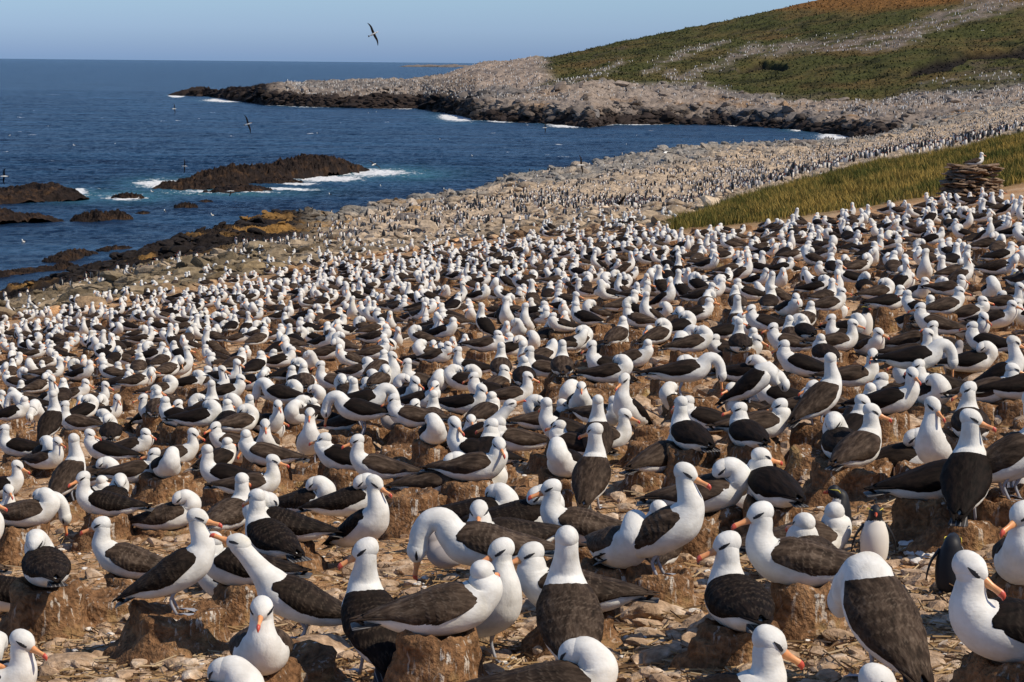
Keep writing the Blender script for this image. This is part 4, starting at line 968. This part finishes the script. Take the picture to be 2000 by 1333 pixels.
# labels
anchors = [p for p in placed if p['nick']]
def facing(p):
    b_ = math.degrees(p['face']) % 360
    return 'right-facing' if b_ < 50 or b_ > 310 else 'away-facing' if b_ < 130 else 'left-facing' if b_ < 230 else 'front-facing'
PN = {'sit': 'upright', 'mid': 'sitting', 'low': 'crouching', 'tuck': 'sleeping', 'preen': 'preening', 'stand': 'standing', 'bend': 'bowing', 'sky': 'stretching', 'hunch': 'hunched'}
groups = {}
for p in placed:
    if p['label']: continue
    best = min(anchors, key=lambda a_: math.hypot((a_['px']-p['px']), (a_['py']-p['py'])*1.6))
    dx, dy = p['px']-best['px'], (p['py']-best['py'])*1.6
    side = ('right of' if dx > 0 else 'left of') if abs(dx) > abs(dy) else ('in front of' if dy > 0 else 'behind')
    p['key'] = (facing(p), p['pose'], best['nick'], side); p['ad'] = math.hypot(dx, dy); groups.setdefault(p['key'], []).append(p)
ORD = ['nearest', 'second nearest', 'third nearest', 'fourth nearest', 'fifth nearest', 'sixth nearest', 'seventh nearest', 'eighth nearest', 'ninth nearest', 'tenth nearest', 'eleventh nearest', 'twelfth nearest']
for k, g in groups.items():
    g.sort(key=lambda p: p['ad'])
    for i, p in enumerate(g):
        word = '' if len(g) == 1 else ORD[i]+' '
        p['label'] = f"{word}{k[0]} {PN[k[1]]} albatross {k[3]} {k[2]}".replace('in front of', 'before')

def gjit(P, r): return P
for i, p in enumerate(placed):
    near = p['py'] > 690
    D0 = FPX/(-230+.063*p['px']+.46*(p['py']+60)); sc_b = float(np.interp(D0, [10.5, 17, 24, 34], [1.0, .835, .84, .89]))*np.random.default_rng(p['seed']).uniform(.97, 1.03)
    A, Bl, hcen = albatross(p['pose'], p['hyaw'], p['seed'], 3 if p['py'] > 930 else 2 if p['py'] > 780 else 1, sc_b)
    base = CAIRN+np.array([.05, -.1, CAIRN_H]) if p['base'] == 'c' else solve(p['px'], p['py'], p['face'], hcen, p['nh']); p['pos'] = base; p['hcen'] = hcen
    V, L, Zz, Mi = A.data()
    me = mesh_np('albatross', V, (L, Zz), BIRD, Mi, True, attrs={'tone': np.full(len(V), p['tone']), 'worn': A.worn})
    o = obj('albatross', me); o.location = base; o.rotation_euler = (0, 0, p['face'])
    tag(o, p['label'], 'albatross', 'albatrosses nesting in the colony')
    if Bl.V:
        bl = Bl.mesh('bill', BIRD); obj('bill', bl, o)
    obj('tail', A.tail.mesh('tail', BIRD), o)
    for e_ in A.eyes: obj('eye', e_.mesh('eye', BIRD), o)
    # the nest under it
    if p['base'] in 'n':
        seed = p['seed']; r = np.random.default_rng(seed); h = p['nh']; r0 = r.uniform(.155, .20)
        if p['nick'] in ('the tall courting bird', 'the huge stump bird'): r0 = .24
        dx = -.01 if p['pose'] != 'bend' else .10
        c = base+rotz(p['face'])@np.array([dx, 0, 0])
        V, F = nest_mesh(h+.028, r0, seed, 1); me = mesh_np('mud_nest', V, F, [M['mud']])
        n_ = obj('mud_nest', me); n_.location = (c[0], c[1], base[2]-h)
        if p['nick']: lb = 'mud nest stump under '+p['nick']
        else: lb = 'nest under '+p['label'].replace(' albatross', ' bird').replace(' in front of ', ' before ')
        tag(n_, lb, 'nest', 'mud nests of the colony')
    elif p['base'] == 'g' and p['pose'] not in ('stand', 'bend', 'sky', 'hunch') and i % 2 == 0:
        seed = p['seed']; V, F = nest_mesh(p['nh']+.03, .2, seed, 1); me = mesh_np('mud_nest', V, F, [M['mud']]); n_ = obj('mud_nest', me); n_.location = (base[0], base[1], base[2]-p['nh'])
        tag(n_, 'flat nest under '+(p['nick'] or p['label'].replace(' albatross', ' bird').replace(' in front of ', ' before ')), 'nest', 'mud nests of the colony')
# empty stumps seen between the birds
EMPTY = [(560, 1345, .16, .22, 'cracked mud slope in front of the head on bird'), (215, 1215, .17, .20, 'low empty brown stump behind the tall courting bird stump'), (560, 1120, .22, .18, 'empty shaded stump right of the courting pair'),
 (1245, 1130, .2, .18, 'whitewashed block with yellow stains beside its neighbour stump'), (800, 1040, .26, .17, 'tall empty stump behind the bowing parent'), (1380, 985, .2, .17, 'empty stump right of the long necked gazing bird'),
 (1790, 930, .18, .16, 'rough dark stump left of the bird behind the legs'), (1060, 1010, .16, .17, 'wide low stump under the centre crowd'), (660, 945, .2, .16, 'empty stump with dark side left of the sleeper with the white streak'),
 (1640, 1180, .06, .2, 'flattened old nest near the headless preening back'), (990, 990, .17, .16, 'brown stump right of the sleeper with the white streak'), (430, 850, .15, .14, 'empty stump at the left of the small bird facing us'),
 (1120, 900, .2, .16, 'tall empty stump left of the large centre back view bird'), (880, 690, .14, .16, 'short empty stump in the upper centre crowd'), (1400, 860, .18, .16, 'empty stump left of the black bird with white fleck'),
 (1830, 800, .16, .17, 'empty stump beside the white fronted bird at the right'), (1270, 870, .14, .15, 'round empty stump in the middle of the colony'), (690, 900, .14, .14, 'empty stump between the slender white bird and the centre')]
for i, (x, y, h, r0, lb) in enumerate(EMPTY):
    p = on_plane(x, y); V, F = nest_mesh(h, r0, 7000+i, 1); n_ = obj('mud_nest', mesh_np('mud_nest', V, F, [M['mud']])); n_.location = p; tag(n_, lb, 'nest', 'mud nests of the colony')

# the far crowd: more than anyone could name, one object
TM, TN = [], []
for i, po in enumerate(['sit', 'tuck', 'low', 'mid', 'stand', 'mid', 'tuck', 'low', 'tuck', 'preen', 'mid', 'low']):
    A, _, _ = albatross(po, [0, .5, -.6, 1.2, -1.5, 0, 0, .3, 0, 0, -.3, .2][i], 60+i, 0); TM.append(A.data())
for i, po in enumerate(['sit', 'tuck', 'low', 'mid', 'stand', 'sit', 'tuck', 'preen']):     # finer ones for just beside the frame
    A, Bl, _ = albatross(po, [0, .5, -.6, 1.2, -1.5, .4, 0, 0][i], 160+i, 1)
    for q_ in (Bl, A.tail, *A.eyes):
        if q_.V: V_, L_, Z_, M_ = q_.data(); A.V.append(V_); A.L.extend((L_+A.n).tolist()); A.Z.extend(Z_.tolist()); A.M.extend(M_.tolist()); A.n += len(V_)
    TM.append(A.data())
inst, tones, ninst = [], [], []
for i in range(6):
    V, F = nest_mesh([.14, .2, .16, .22, .18, .1][i], .18, 80+i, .5); TN.append(as_t((V, F.tolist())))
spill = []
while len(spill) < 420:
    x = r_.uniform(-40, 1330); D = r_.uniform(62, 118); a_ = float(azim(x)); X, Y = math.sin(a_)*D, math.cos(a_)*D; De_ = float(edge_D(x)[0])
    if D < De_-4 or r_.random() > math.exp(-(D-De_)/(9+9*(x > 350))): continue
    spill.append((X, Y))
sz = land_z(np.array([p_[0] for p_ in spill]), np.array([p_[1] for p_ in spill]))
for (X, Y), z_ in zip(spill, sz): inst.append((int(r_.integers(12)), rotz(r_.uniform(0, 6.28))*.86, np.array([X, Y, z_+.03]))); tones.append(r_.random())
for x, y, q, D in fb[NIND:]:
    fa = r_.choice([0, 0, 180, 180, 90, -60, -90, 30, 150])*PI/180+r_.normal()*.4; k = int(r_.integers(12)) if D > 24 else 12+int(r_.integers(8)); nst = r_.random() < .6 and k not in (4, 16)
    z = plane_z(q[0], q[1]); s_ = r_.uniform(.80, .92)
    inst.append((k, rotz(fa)*s_, np.array([q[0], q[1], z+(.16 if nst else .03)]))); tones.append(r_.random())
    if nst: ninst.append((int(r_.integers(6)), rotz(r_.random()*6), np.array([q[0], q[1], z])))
tag(merge('albatross_crowd', TM, inst, BIRD, tone=tones, smooth=True), 'distant crowd of white and dark albatrosses covering the far colony', 'albatrosses', kind='stuff')
taken_ = np.array([on_plane(p_['px'], p_['py'], .4)[:2] for p_ in placed]+[q_[:2] for _, _, q_, _ in fb]); kk = 0
while kk < 430:
    x = r_.uniform(-40, 2040) if kk < 330 else r_.choice([r_.uniform(-450, -90), r_.uniform(2090, 2450)]); y = r_.uniform(430, 960)
    if y < edge_y(x)+12: continue
    p_ = on_plane(x, y)
    if np.min(np.hypot(taken_[:, 0]-p_[0], taken_[:, 1]-p_[1])) < .40: continue
    taken_ = np.r_[taken_, [p_[:2]]]; ninst.append((int(r_.integers(6)), rotz(r_.random()*6)*r_.uniform(.7, 1.05), p_-np.array([0, 0, .03]))); kk += 1
tag(merge('nest_field', TN, ninst, [M['mud']], smooth=True), 'distant brown mud nests under the far crowd of birds', 'nests', kind='stuff')

# ------------------------------------------------------------ chicks
def chick(seed, s=1.0):
    A = MB(); V, F = loft([(-.09, 0, .04, .01, .01), (-.06, 0, .055, .05, .045), (0, 0, .065, .072, .062), (.05, 0, .085, .058, .055), (.075, 0, .13, .036, .036), (.08, 0, .16, .036, .038), (.09, 0, .185, .028, .026), (.095, 0, .20, .006, .006)], 20, 14)
    V = V*(1+.05*fbm(V*40+seed, 2)[:, None]); A.add(V*s, F, 0)
    V, F = loft([(.105, 0, .165, .010, .010), (.13, 0, .16, .007, .008), (.152, 0, .152, .003, .004)], 6, 6); A.add(V*s, F, 1)
    return A.mesh('albatross_chick', [M['down'], M['brow']])
for i, (x, y, a_, h, lb) in enumerate([(868, 1112, 150, .24, 'grey downy chick in the nest below the bowing parent'), (766, 842, 170, .16, 'grey chick in the nest under the bowing bird upper centre'), (1858, 712, 30, .16, 'small grey chick under the parent at the upper right')]):
    p = on_plane(x, y, h); o = obj('albatross_chick', chick(i)); o.location = p; o.rotation_euler = (0, 0, math.radians(a_)); tag(o, lb, 'chick', 'albatross chicks in their nests')

# ------------------------------------------------------------ penguins
PENG = [M['pwhite'], M['pblack'], M['pred'], M['pyellow'], M['leg']]
def penguin(lod=2, lean=0.0, bow=0.0):
    A = MB(); n, m = (34, 24) if lod == 2 else (9, 8)
    C = [(-.02, 0, .02, .05, .04), (-.01, 0, .06, .088, .075), (.0, 0, .14, .102, .088), (.005, 0, .23, .098, .084), (.0, 0, .30, .078, .068), (.0, 0, .345, .054, .052)]
    hd = np.array([.015+.09*bow, 0, .405-.06*bow]); C += [(.005+.05*bow, 0, .37-.02*bow, .047, .047), (*hd, .046, .050), (hd[0]+.0, 0, hd[2]+.035, .030, .034), (hd[0], 0, hd[2]+.052, .006, .008)]
    V, F = loft(C, n, m, (0, 1, 0)); c = np.array([V[list(f)].mean(0) for f in F]); mi = []
    for q in c:
        front = q[0] > -.005 + .35*max(0, abs(q[1])-.045); mi.append(0 if (front and .035 < q[2] < .335+.25*max(0, .04-abs(q[1]))) else 1)
    A.add(V, F, mi)
    V, F = loft([(hd[0]+.035, 0, hd[2]-.006, .013, .016), (hd[0]+.065, 0, hd[2]-.010, .009, .012), (hd[0]+.085, 0, hd[2]-.018, .002, .004)], 6 if lod else 3, 8 if lod == 2 else 4); A.add(V, F, 2)
    for sy in (-1, 1):
        if lod == 2:
            V, F = loft([(.0, sy*.075, .305, .02, .012), (-.01, sy*.12, .24, .030, .009), (-.02, sy*.145, .17, .028, .007), (-.03, sy*.155, .10, .012, .004)], 12, 8, (1, 0, 0)); A.add(V, F, 1)
            V, F = loft([(hd[0]+.035, sy*.024, hd[2]+.018, .003, .003), (hd[0]+.0, sy*.043, hd[2]+.020, .0035, .0035), (hd[0]-.03, sy*.052, hd[2]+.018, .003, .006), (hd[0]-.05, sy*.056, hd[2]-.002, .0015, .003)], 9, 5); A.add(V, F, 3)
            V, F = loft([(-.02, sy*.045, .035, .022, .02), (.03, sy*.05, .014, .026, .012), (.075, sy*.055, .006, .028, .006)], 6, 8); A.add(V, F, 4)
    return A
for i, (x, y, fa, bow, lb) in enumerate([(1640, 1058, 170, .4, 'penguin with yellow brow tufts and red bill facing left behind the low brown bird'), (1706, 1108, -95, .1, 'penguin facing us with puffed white belly, flippers held out'),
      (1856, 1165, 75, 1.0, 'penguin with bowed head seen from behind under the tall black backed bird'), (1990, 1005, -150, .5, 'penguin cut off by the right edge with yellow eyebrow')]):
    A = penguin(2, 0, bow); o = obj('rockhopper_penguin', A.mesh('rockhopper_penguin', PENG)); o.location = on_plane(x, y); o.scale = (.72,)*3; o.rotation_euler = (0, 0, math.radians(fa)); tag(o, lb, 'penguin', 'penguins among the albatross nests')
for i, (x, y, fa) in enumerate([(1985, 590, 20), (980, 635, 90), (1690, 660, -60)]):
    A = penguin(2, 0, 0); o = obj('rockhopper_penguin', A.mesh('rockhopper_penguin', PENG)); o.location = on_plane(x, y); o.scale = (.8,)*3; o.rotation_euler = (0, 0, math.radians(fa)); tag(o, ['penguin in the upper right crowd near the right edge', 'penguin seen from behind in the upper centre crowd', 'penguin among albatrosses right of the tall white necked bird'][i], 'penguin', 'penguins among the albatross nests')
# shore penguins
PT = [penguin(1, 0, b_).data() for b_ in (0, .5, 1)]
sp = []; r = np.random.default_rng(99); k = 0
dens = n2(Xg, Yg, 16, 81, 3)
while len(sp) < 9500 and k < 200000:
    k += 1; x = r.uniform(-60, 2060); rv = 1.35+4.2*r.random(); ci = int(np.interp(x, cols, np.arange(NC))); ri = int(np.searchsorted(rowline[:, 0], rv))
    if bank[ri, ci] > .2 or darkw[ri, ci] > .4 or Dg[ri, ci] < 112+25*dens[ri, ci]+10*(x > 700): continue
    w = np.interp(x, [0, 400, 800, 1100, 1400, 2000], [.07, .10, .20, .5, 1, 1])*(.25 if rv > 4.6 and x < 1500 else 1)*np.clip(.55+2.6*dens[ri, ci], .08, 1)
    if r.random() > w: continue
    X, Y = Xg[ri, ci]+r.normal()*.4, Yg[ri, ci]+r.normal()*.4; sp.append((math.hypot(X, Y), X, Y, Zg2[ri, ci], 0))
sp.sort(); print('shore penguins', len(sp), k)
pm = [mesh_np('rockhopper_penguin', V, (L, Zz), PENG, Mi) for V, L, Zz, Mi in PT]
for i, (D, X, Y, Z_, _) in enumerate(sp[:290]):
    o = obj('rockhopper_penguin', pm[i % 3]); o.location = (X, Y, Z_); o.rotation_euler = (0, 0, r.uniform(0, 6.28))
    tag(o, 'tiny black and white penguin standing on the rocks just below the colony', 'penguin', 'penguins on the rocks just below the colony')
inst = [(int(r.integers(3)), rotz(r.uniform(0, 6.28))*r.uniform(.9, 1.25), np.array([X, Y, Z_])) for D, X, Y, Z_, _ in sp[290:]]
tag(merge('penguin_colony', PT, inst, PENG, smooth=True), 'thousands of tiny penguins peppering the pale shore slope', 'penguins', kind='stuff')
# specks of birds on the headland
bi = MB().__class__; A = MB(); V, F = loft([(0, 0, 0, .10, .10), (0, 0, .25, .14, .12), (0, 0, .5, .05, .05)], 4, 5); A.add(V, F, [0 if V[list(f)].mean(0)[0] > -.03 else 1 for f in F]); SPK = [A.data()]
inst = []; k = 0
while len(inst) < 6500 and k < 120000:
    k += 1; x = r.uniform(560, 2150); rv = r.uniform(1.9, 4.9); ci = int(np.interp(x, hcols, np.arange(HC))); ri = int(np.searchsorted(rl[:, 0], rv))
    w = max(streak[ri, ci]*.9*grassy[ri, ci], rocky_h[ri, ci]*(1 if (x > 1650 and rv < 3) else .55 if x < 1120 else .3)*sstep(2.0, 2.5, rv))
    if r.random() > w: continue
    inst.append((0, rotz(r.uniform(0, 6.28))*r.uniform(1.0, 1.7), np.array([Xh[ri, ci]+r.normal()*.6, Yh[ri, ci]+r.normal()*1.2, Zh2[ri, ci]])))
tag(merge('headland_birds', SPK, inst, [M['pwhite'], M['pblack']]), 'specks of nesting birds on the headland rocks and bare streaks', 'birds', kind='stuff')

# ------------------------------------------------------------ flying birds
def flyer(lod=1):
    A = MB(); V, F = loft([(-.42, 0, .0, .01, .008), (-.30, 0, 0, .05, .03), (-.12, 0, 0, .085, .075), (.05, 0, 0, .095, .09), (.20, 0, .01, .07, .07), (.30, 0, .02, .05, .052), (.37, 0, .025, .052, .054), (.42, 0, .02, .03, .03), (.44, 0, .015, .012, .014)], 26, 14); A.add(V, F, 0)
    V, F = loft([(.42, 0, .014, .013, .017), (.49, 0, .008, .009, .011), (.54, 0, -.01, .003, .006)], 7, 8); A.add(V, F, 2)
    V, F = loft([(-.33, 0, .0, .03, .01), (-.42, 0, .0, .075, .006), (-.50, 0, 0, .085, .003)], 6, 8); A.add(V, F, 5)
    for sy in (-1, 1):
        sp_ = [(.06, sy*.05, .045, .11, .028), (.07, sy*.35, .09, .105, .016), (.09, sy*.62, .10, .085, .012), (.05, sy*.88, .07, .060, .008), (-.03, sy*1.08, .02, .030, .005), (-.07, sy*1.16, .0, .006, .002)]
        V, F = loft(sp_, 26, 10, (1, 0, 0)); A.add(V, F, 1)
    return A.mesh('flying_albatross', BIRD)
fme = flyer()
FLY = [(729, 67, 190, 0, 74, 26, 'albatross gliding alone in the sky above the sea, wings tilted'), (484, 243, 255, 0, 84, 18, 'albatross banking over the open sea with wings almost vertical, below the point'), (340, 213, 420, 40, 80, 0, 'small dark bird skimming the sea left of the point'),
 (9, 345, 250, 200, 60, 0, 'flying albatross cut by the left edge above the brown rock'), (360, 325, 340, -10, 86, 0, 'albatross flying over the water left of the largest islet'), (560, 408, 300, 170, 35, 0, 'albatross flying low over calm water below the largest islet'),
 (730, 322, 260, 60, 30, 10, 'albatross gliding past the turquoise wake right of the largest islet'), (228, 407, 400, 0, 15, 0, 'albatross flying above the grey humped rock'), (1064, 250, 420, 10, 80, 0, 'albatross banking before the headland cliffs'),
 (1300, 299, 118, 72, 14, 0, 'albatross with wide spread wings sweeping over the shore crest'), (1205, 402, 150, 15, -62, -30, 'albatross flying low past the dark slab with wing lowered'), (1134, 323, 230, 20, 70, 0, 'bird flying with raised wing against the sea near the crest'),
 (1556, 75, 600, 20, 10, 0, 'white bird flying before the green hill, higher one'), (1360, 129, 560, 160, 10, 0, 'white bird flying before the green hill, lower left one'), (450, 374, 250, 0, 30, 0, 'bird flying above the flat foamy reef'), (1919, 60, 500, 0, 20, 0, 'white bird flying before the hill near the right edge')]
for i, (x, y, D, yaw, roll, pit, lb) in enumerate(FLY):
    if lb is None: continue
    o = obj('flying_albatross', fme); d = ray(x, y); o.location = CAM+d*D
    o.rotation_euler = (math.radians(roll), math.radians(-pit), math.radians(yaw)); o.rotation_mode = 'XYZ'; tag(o, lb, 'albatross', 'albatrosses in flight')
# birds resting on the water
A = MB(); V, F = loft([(-.22, 0, .06, .01, .01), (-.12, 0, .05, .07, .06), (0, 0, .06, .11, .09), (.12, 0, .08, .09, .08), (.17, 0, .17, .05, .05), (.19, 0, .25, .055, .055), (.24, 0, .25, .02, .02)], 12, 9); A.add(V*1.3, F, 0)
V, F = loft([(-.30, 0, .10, .02, .01), (-.1, 0, .12, .09, .05), (.06, 0, .12, .08, .05)], 6, 8); A.add(V*1.3, F, 1); fl = A.mesh('floating_bird', BIRD)
FL = [(735, 219, 'upper one'), (720, 221, 'left one')]
WATER = [(735, 220, 'bird floating near the cliffs right of the pair point'), (719, 222, 'bird floating close to the cliffs, left of the other'), (860, 274, 'white bird floating in the open bay below the cliffs'), (923, 306, 'white bird floating in mid bay, left of the shore crest'), (1245, 267, 'two toned bird on the bay near the cove'), (1427, 279, 'white speck of a bird floating in the cove'), (145, 285, 'white bird floating at the left, above the brown rock'),
 (225, 283, 'white bird floating left of centre in open sea'), (743, 365, 'white bird floating below the turquoise wake'), (865, 372, 'white bird floating right of the turquoise wake'), (1002, 348, 'bird floating close to the near shore crest'), (645, 382, 'bird floating below the right end of the largest islet'), (415, 422, 'white bird floating in calm water, lowest'), (322, 415, 'bird floating beside the grey humped rock'), (298, 376, 'bird floating in foam left of the islet'), (46, 474, 'bird floating in calm water near the left edge'), (1225, 284, 'white speck on the bay left of the cove'), (1340, 291, 'white speck right above the shore crest'), (620, 262, 'bird floating in open sea above the largest islet'), (18, 266, 'bird floating by the left edge in open sea')]
for i, (x, y, lb) in enumerate(WATER):
    o = obj('floating_bird', fl); p = at_z(x, y, .12); o.location = p; o.rotation_euler = (0, 0, rng.uniform(0, 6.28)); tag(o, lb, 'seabird', 'seabirds resting on the water')

# ------------------------------------------------------------ cairn
def cairn():
    A = MB(); r = np.random.default_rng(3); R0 = .80; z = -.05; k = 0
    while z < CAIRN_H-.08:
        th = r.uniform(.05, .13); RR = R0*(1-.20*max(z, 0)/CAIRN_H)*r.uniform(.92, 1.08); a = r.uniform(0, 1)
        while a < 6.6:
            w = r.uniform(.14, .46); V, F = ROCKS[int(r.integers(10))]; V = V/np.abs(V).max(0)*np.array([w*.62, r.uniform(.18, .26), th*.62])
            Rm = rotz(a+PI/2+r.normal()*.12)@roty(r.normal()*.14); rad = (RR-.14)*(1+.10*math.sin(2*a+z*3)+.05*math.sin(5*a+z*9))+r.normal()*.05
            if not (z > (.80-.3*max(0, math.cos(a)))*CAIRN_H and r.random() < .5): A.add(V@Rm.T+np.array([math.cos(a)*rad, math.sin(a)*rad*.9, z+th/2+r.normal()*.012]), F)
            a += w/RR*.95
        z += th*.86
    for q in range(26):
        V, F = ROCKS[int(r.integers(10))]; V = V/np.abs(V).max(0)*np.array([r.uniform(.16, .34), r.uniform(.14, .24), r.uniform(.04, .07)]); a = r.uniform(0, 6.28); rad = .55*math.sqrt(r.random())
        A.add(V@(rotz(r.uniform(0, 6))@roty(r.normal()*.15)).T+np.array([math.cos(a)*rad, math.sin(a)*rad, CAIRN_H-.10+r.uniform(-.05, .03)]), F)
    for x, y, w, zz, t in [(-.52, -.3, .25, .07, .1), (.35, -.35, .3, .07, -.15), (.55, -.1, .3, 0, .1), (.1, .2, .3, .05, .05), (-.15, -.3, .34, .02, -.25)]:
        V, F = ROCKS[int(r.integers(10))]; V = V/np.abs(V).max(0)*np.array([w, .18, .055]); A.add(V@roty(t).T+np.array([x, y, CAIRN_H-.06+zz]), F)
    return A.mesh('stone_cairn', [M['cairn']], False)
o = obj('stone_cairn', cairn()); o.location = CAIRN; tag(o, 'round dry stone cairn of flat brown slabs standing on the grass edge', 'cairn')

# ------------------------------------------------------------ stones, litter and down on the colony floor
HT = [as_t(r_k) for r_k in ROCKS_HI]
BIG = [(1300, 1205, .20, .5, 'long flat slab of tan rock in front of the whitewashed stump'), (1370, 1262, .13, 1, 'pale angular stone at the foot of the black back view bird rock'), (1345, 1105, .12, 2, 'dark edged stone left of the large bird nest'),
 (1715, 1165, .14, .2, 'pale pink stone in the hollow between penguins'), (1790, 1225, .13, 2.5, 'angular brown stone left of the shoulder preening bird'), (1745, 1270, .13, .4, 'rough stone beside the headless preening back'), (1650, 1115, .17, 1.2, 'long ledge of brown rock below the front facing penguin'),
 (1290, 1290, .15, .9, 'speckled grey rock at the bottom right of centre'), (640, 1285, .20, .3, 'broad tan ledge right of the head on bird'), (700, 1215, .12, 2.2, 'round pale stone by the back view bird'), (200, 1290, .12, 1.1, 'small flat stone at the foot of the courting stump'),
 (130, 1310, .16, .1, 'dark jagged rock in the bottom left'), (1010, 1190, .12, 1.9, 'broken stone in the gap behind the streaked stump'), (790, 1110, .11, .8, 'cracked tan stone left of the chick nest'), (765, 1125, .09, .2, 'small loose stone left of the chick nest'),
 (640, 1170, .11, 1.5, 'brown stone behind the back view bird'), (1450, 1240, .22, .2, 'lumpy whitewashed rock under the black back view bird'), (1210, 1140, .12, .7, 'tan stone at the foot of the whitewashed stump'), (1560, 1200, .1, .3, 'small stone in front of the drip streaked stump'), (885, 1060, .1, 1.8, 'stone in the shade behind the bowing parent')]
for i, (x, y, s_, a_, lb) in enumerate(BIG):
    V, F = ROCKS_HI[i % 8]; V = V*s_*np.array([1, .85, 1.0]); me = mesh_np('rock', V, np.array(F), [M['stone']], smooth=False); o = obj('rock', me); p = on_plane(x, y); o.location = (p[0], p[1], p[2]+s_*.10); o.rotation_euler = (random.uniform(-.12, .12), random.uniform(-.1, .1), a_); tag(o, lb, 'rock', 'loose rocks between the nests')
inst = []; r = np.random.default_rng(123)
for k in range(11000):
    y = 560+820*r.random()**.8; x = r.uniform(-80, 2080) if k < 8500 else r.choice([r.uniform(-500, -80), r.uniform(2080, 2500)])
    if y < edge_y(x)+10: continue
    p = on_plane(x, y); s_ = min(r.lognormal(-3.5, .6), .075); inst.append((int(r.integers(10)), (rotz(r.uniform(0, 6))@roty(r.normal()*.25))*s_, p+np.array([0, 0, s_*.15])))
for k in range(5600):
    y = r.uniform(470, 900) if k < 4200 else r.uniform(420, 1000); x = r.uniform(-60, 2060) if k < 4200 else r.choice([r.uniform(-500, -80), r.uniform(2080, 2500)])
    if y < edge_y(x)+6: continue
    p = on_plane(x, y); s_ = min(r.lognormal(-2.85, .5), .16); inst.append((int(r.integers(10)), (rotz(r.uniform(0, 6))@roty(r.normal()*.3))*s_, p+np.array([0, 0, s_*.1])))
tag(merge('pebbles', RT, inst, [M['stone']]), 'small angular stones littering the colony floor', 'stones', kind='stuff')
# straw, twigs and feathers
V, F, Cc = [], [], []; n = 0
K = 17000; yy = 700+640*r.random(K)**.7; xx = r.uniform(-60, 2060, K); xx[13000:] = np.where(r.random(4000) < .5, r.uniform(-500, -60, 4000), r.uniform(2060, 2500, 4000)); P = np.array([on_plane(a_, b_) for a_, b_ in zip(xx, yy)])
ang = r.uniform(0, PI, K); ln = r.uniform(.02, .09, K); wd = r.uniform(.0012, .0035, K); d = np.stack([np.cos(ang), np.sin(ang), r.normal(0, .18, K)], 1)*ln[:, None]; w_ = np.stack([-np.sin(ang), np.cos(ang), 0*ang], 1)*wd[:, None]; up = np.array([0, 0, .006])
P = P+np.c_[np.zeros(K), np.zeros(K), r.uniform(.0, .035, K)]
V = np.stack([P-d-w_, P+d-w_, P+d+w_, P-d+w_, P-d+up, P+d+up], 1).reshape(-1, 3); i = np.arange(K)[:, None]*6
F = np.concatenate([i+np.array([0, 1, 5, 4]), i+np.array([4, 5, 2, 3])]); colc = np.array([(.36, .24, .12), (.24, .15, .075), (.46, .35, .22), (.14, .085, .045)])[r.integers(0, 4, K)]
tag(obj('dry_litter', mesh_np('dry_litter', V, F, [M['twig']], smooth=False, col=np.repeat(colc, 6, 0))), 'straw, twigs and dry litter scattered over the colony floor', 'litter', kind='stuff')
dn = [rock_mesh(90+i, 2, .5, .9) for i in range(4)]; DT = [as_t(d_) for d_ in dn]; inst = []
for k in range(420):
    y = 760+560*r.random(); x = r.uniform(-20, 2020); s_ = r.uniform(.006, .022); inst.append((int(r.integers(4)), rotz(r.random()*6)*s_, on_plane(x, y)+np.array([0, 0, .03])))
for k in range(60):
    inst.append((int(r.integers(4)), rotz(r.random()*6)*r.uniform(.015, .04), on_plane(1800+r.normal()*22, 1076+r.normal()*9)+np.array([0, 0, .03])))
tag(merge('down_feathers', DT, inst, [M['pwhite']]), 'tufts of white down lying among the nests', 'feathers', kind='stuff')
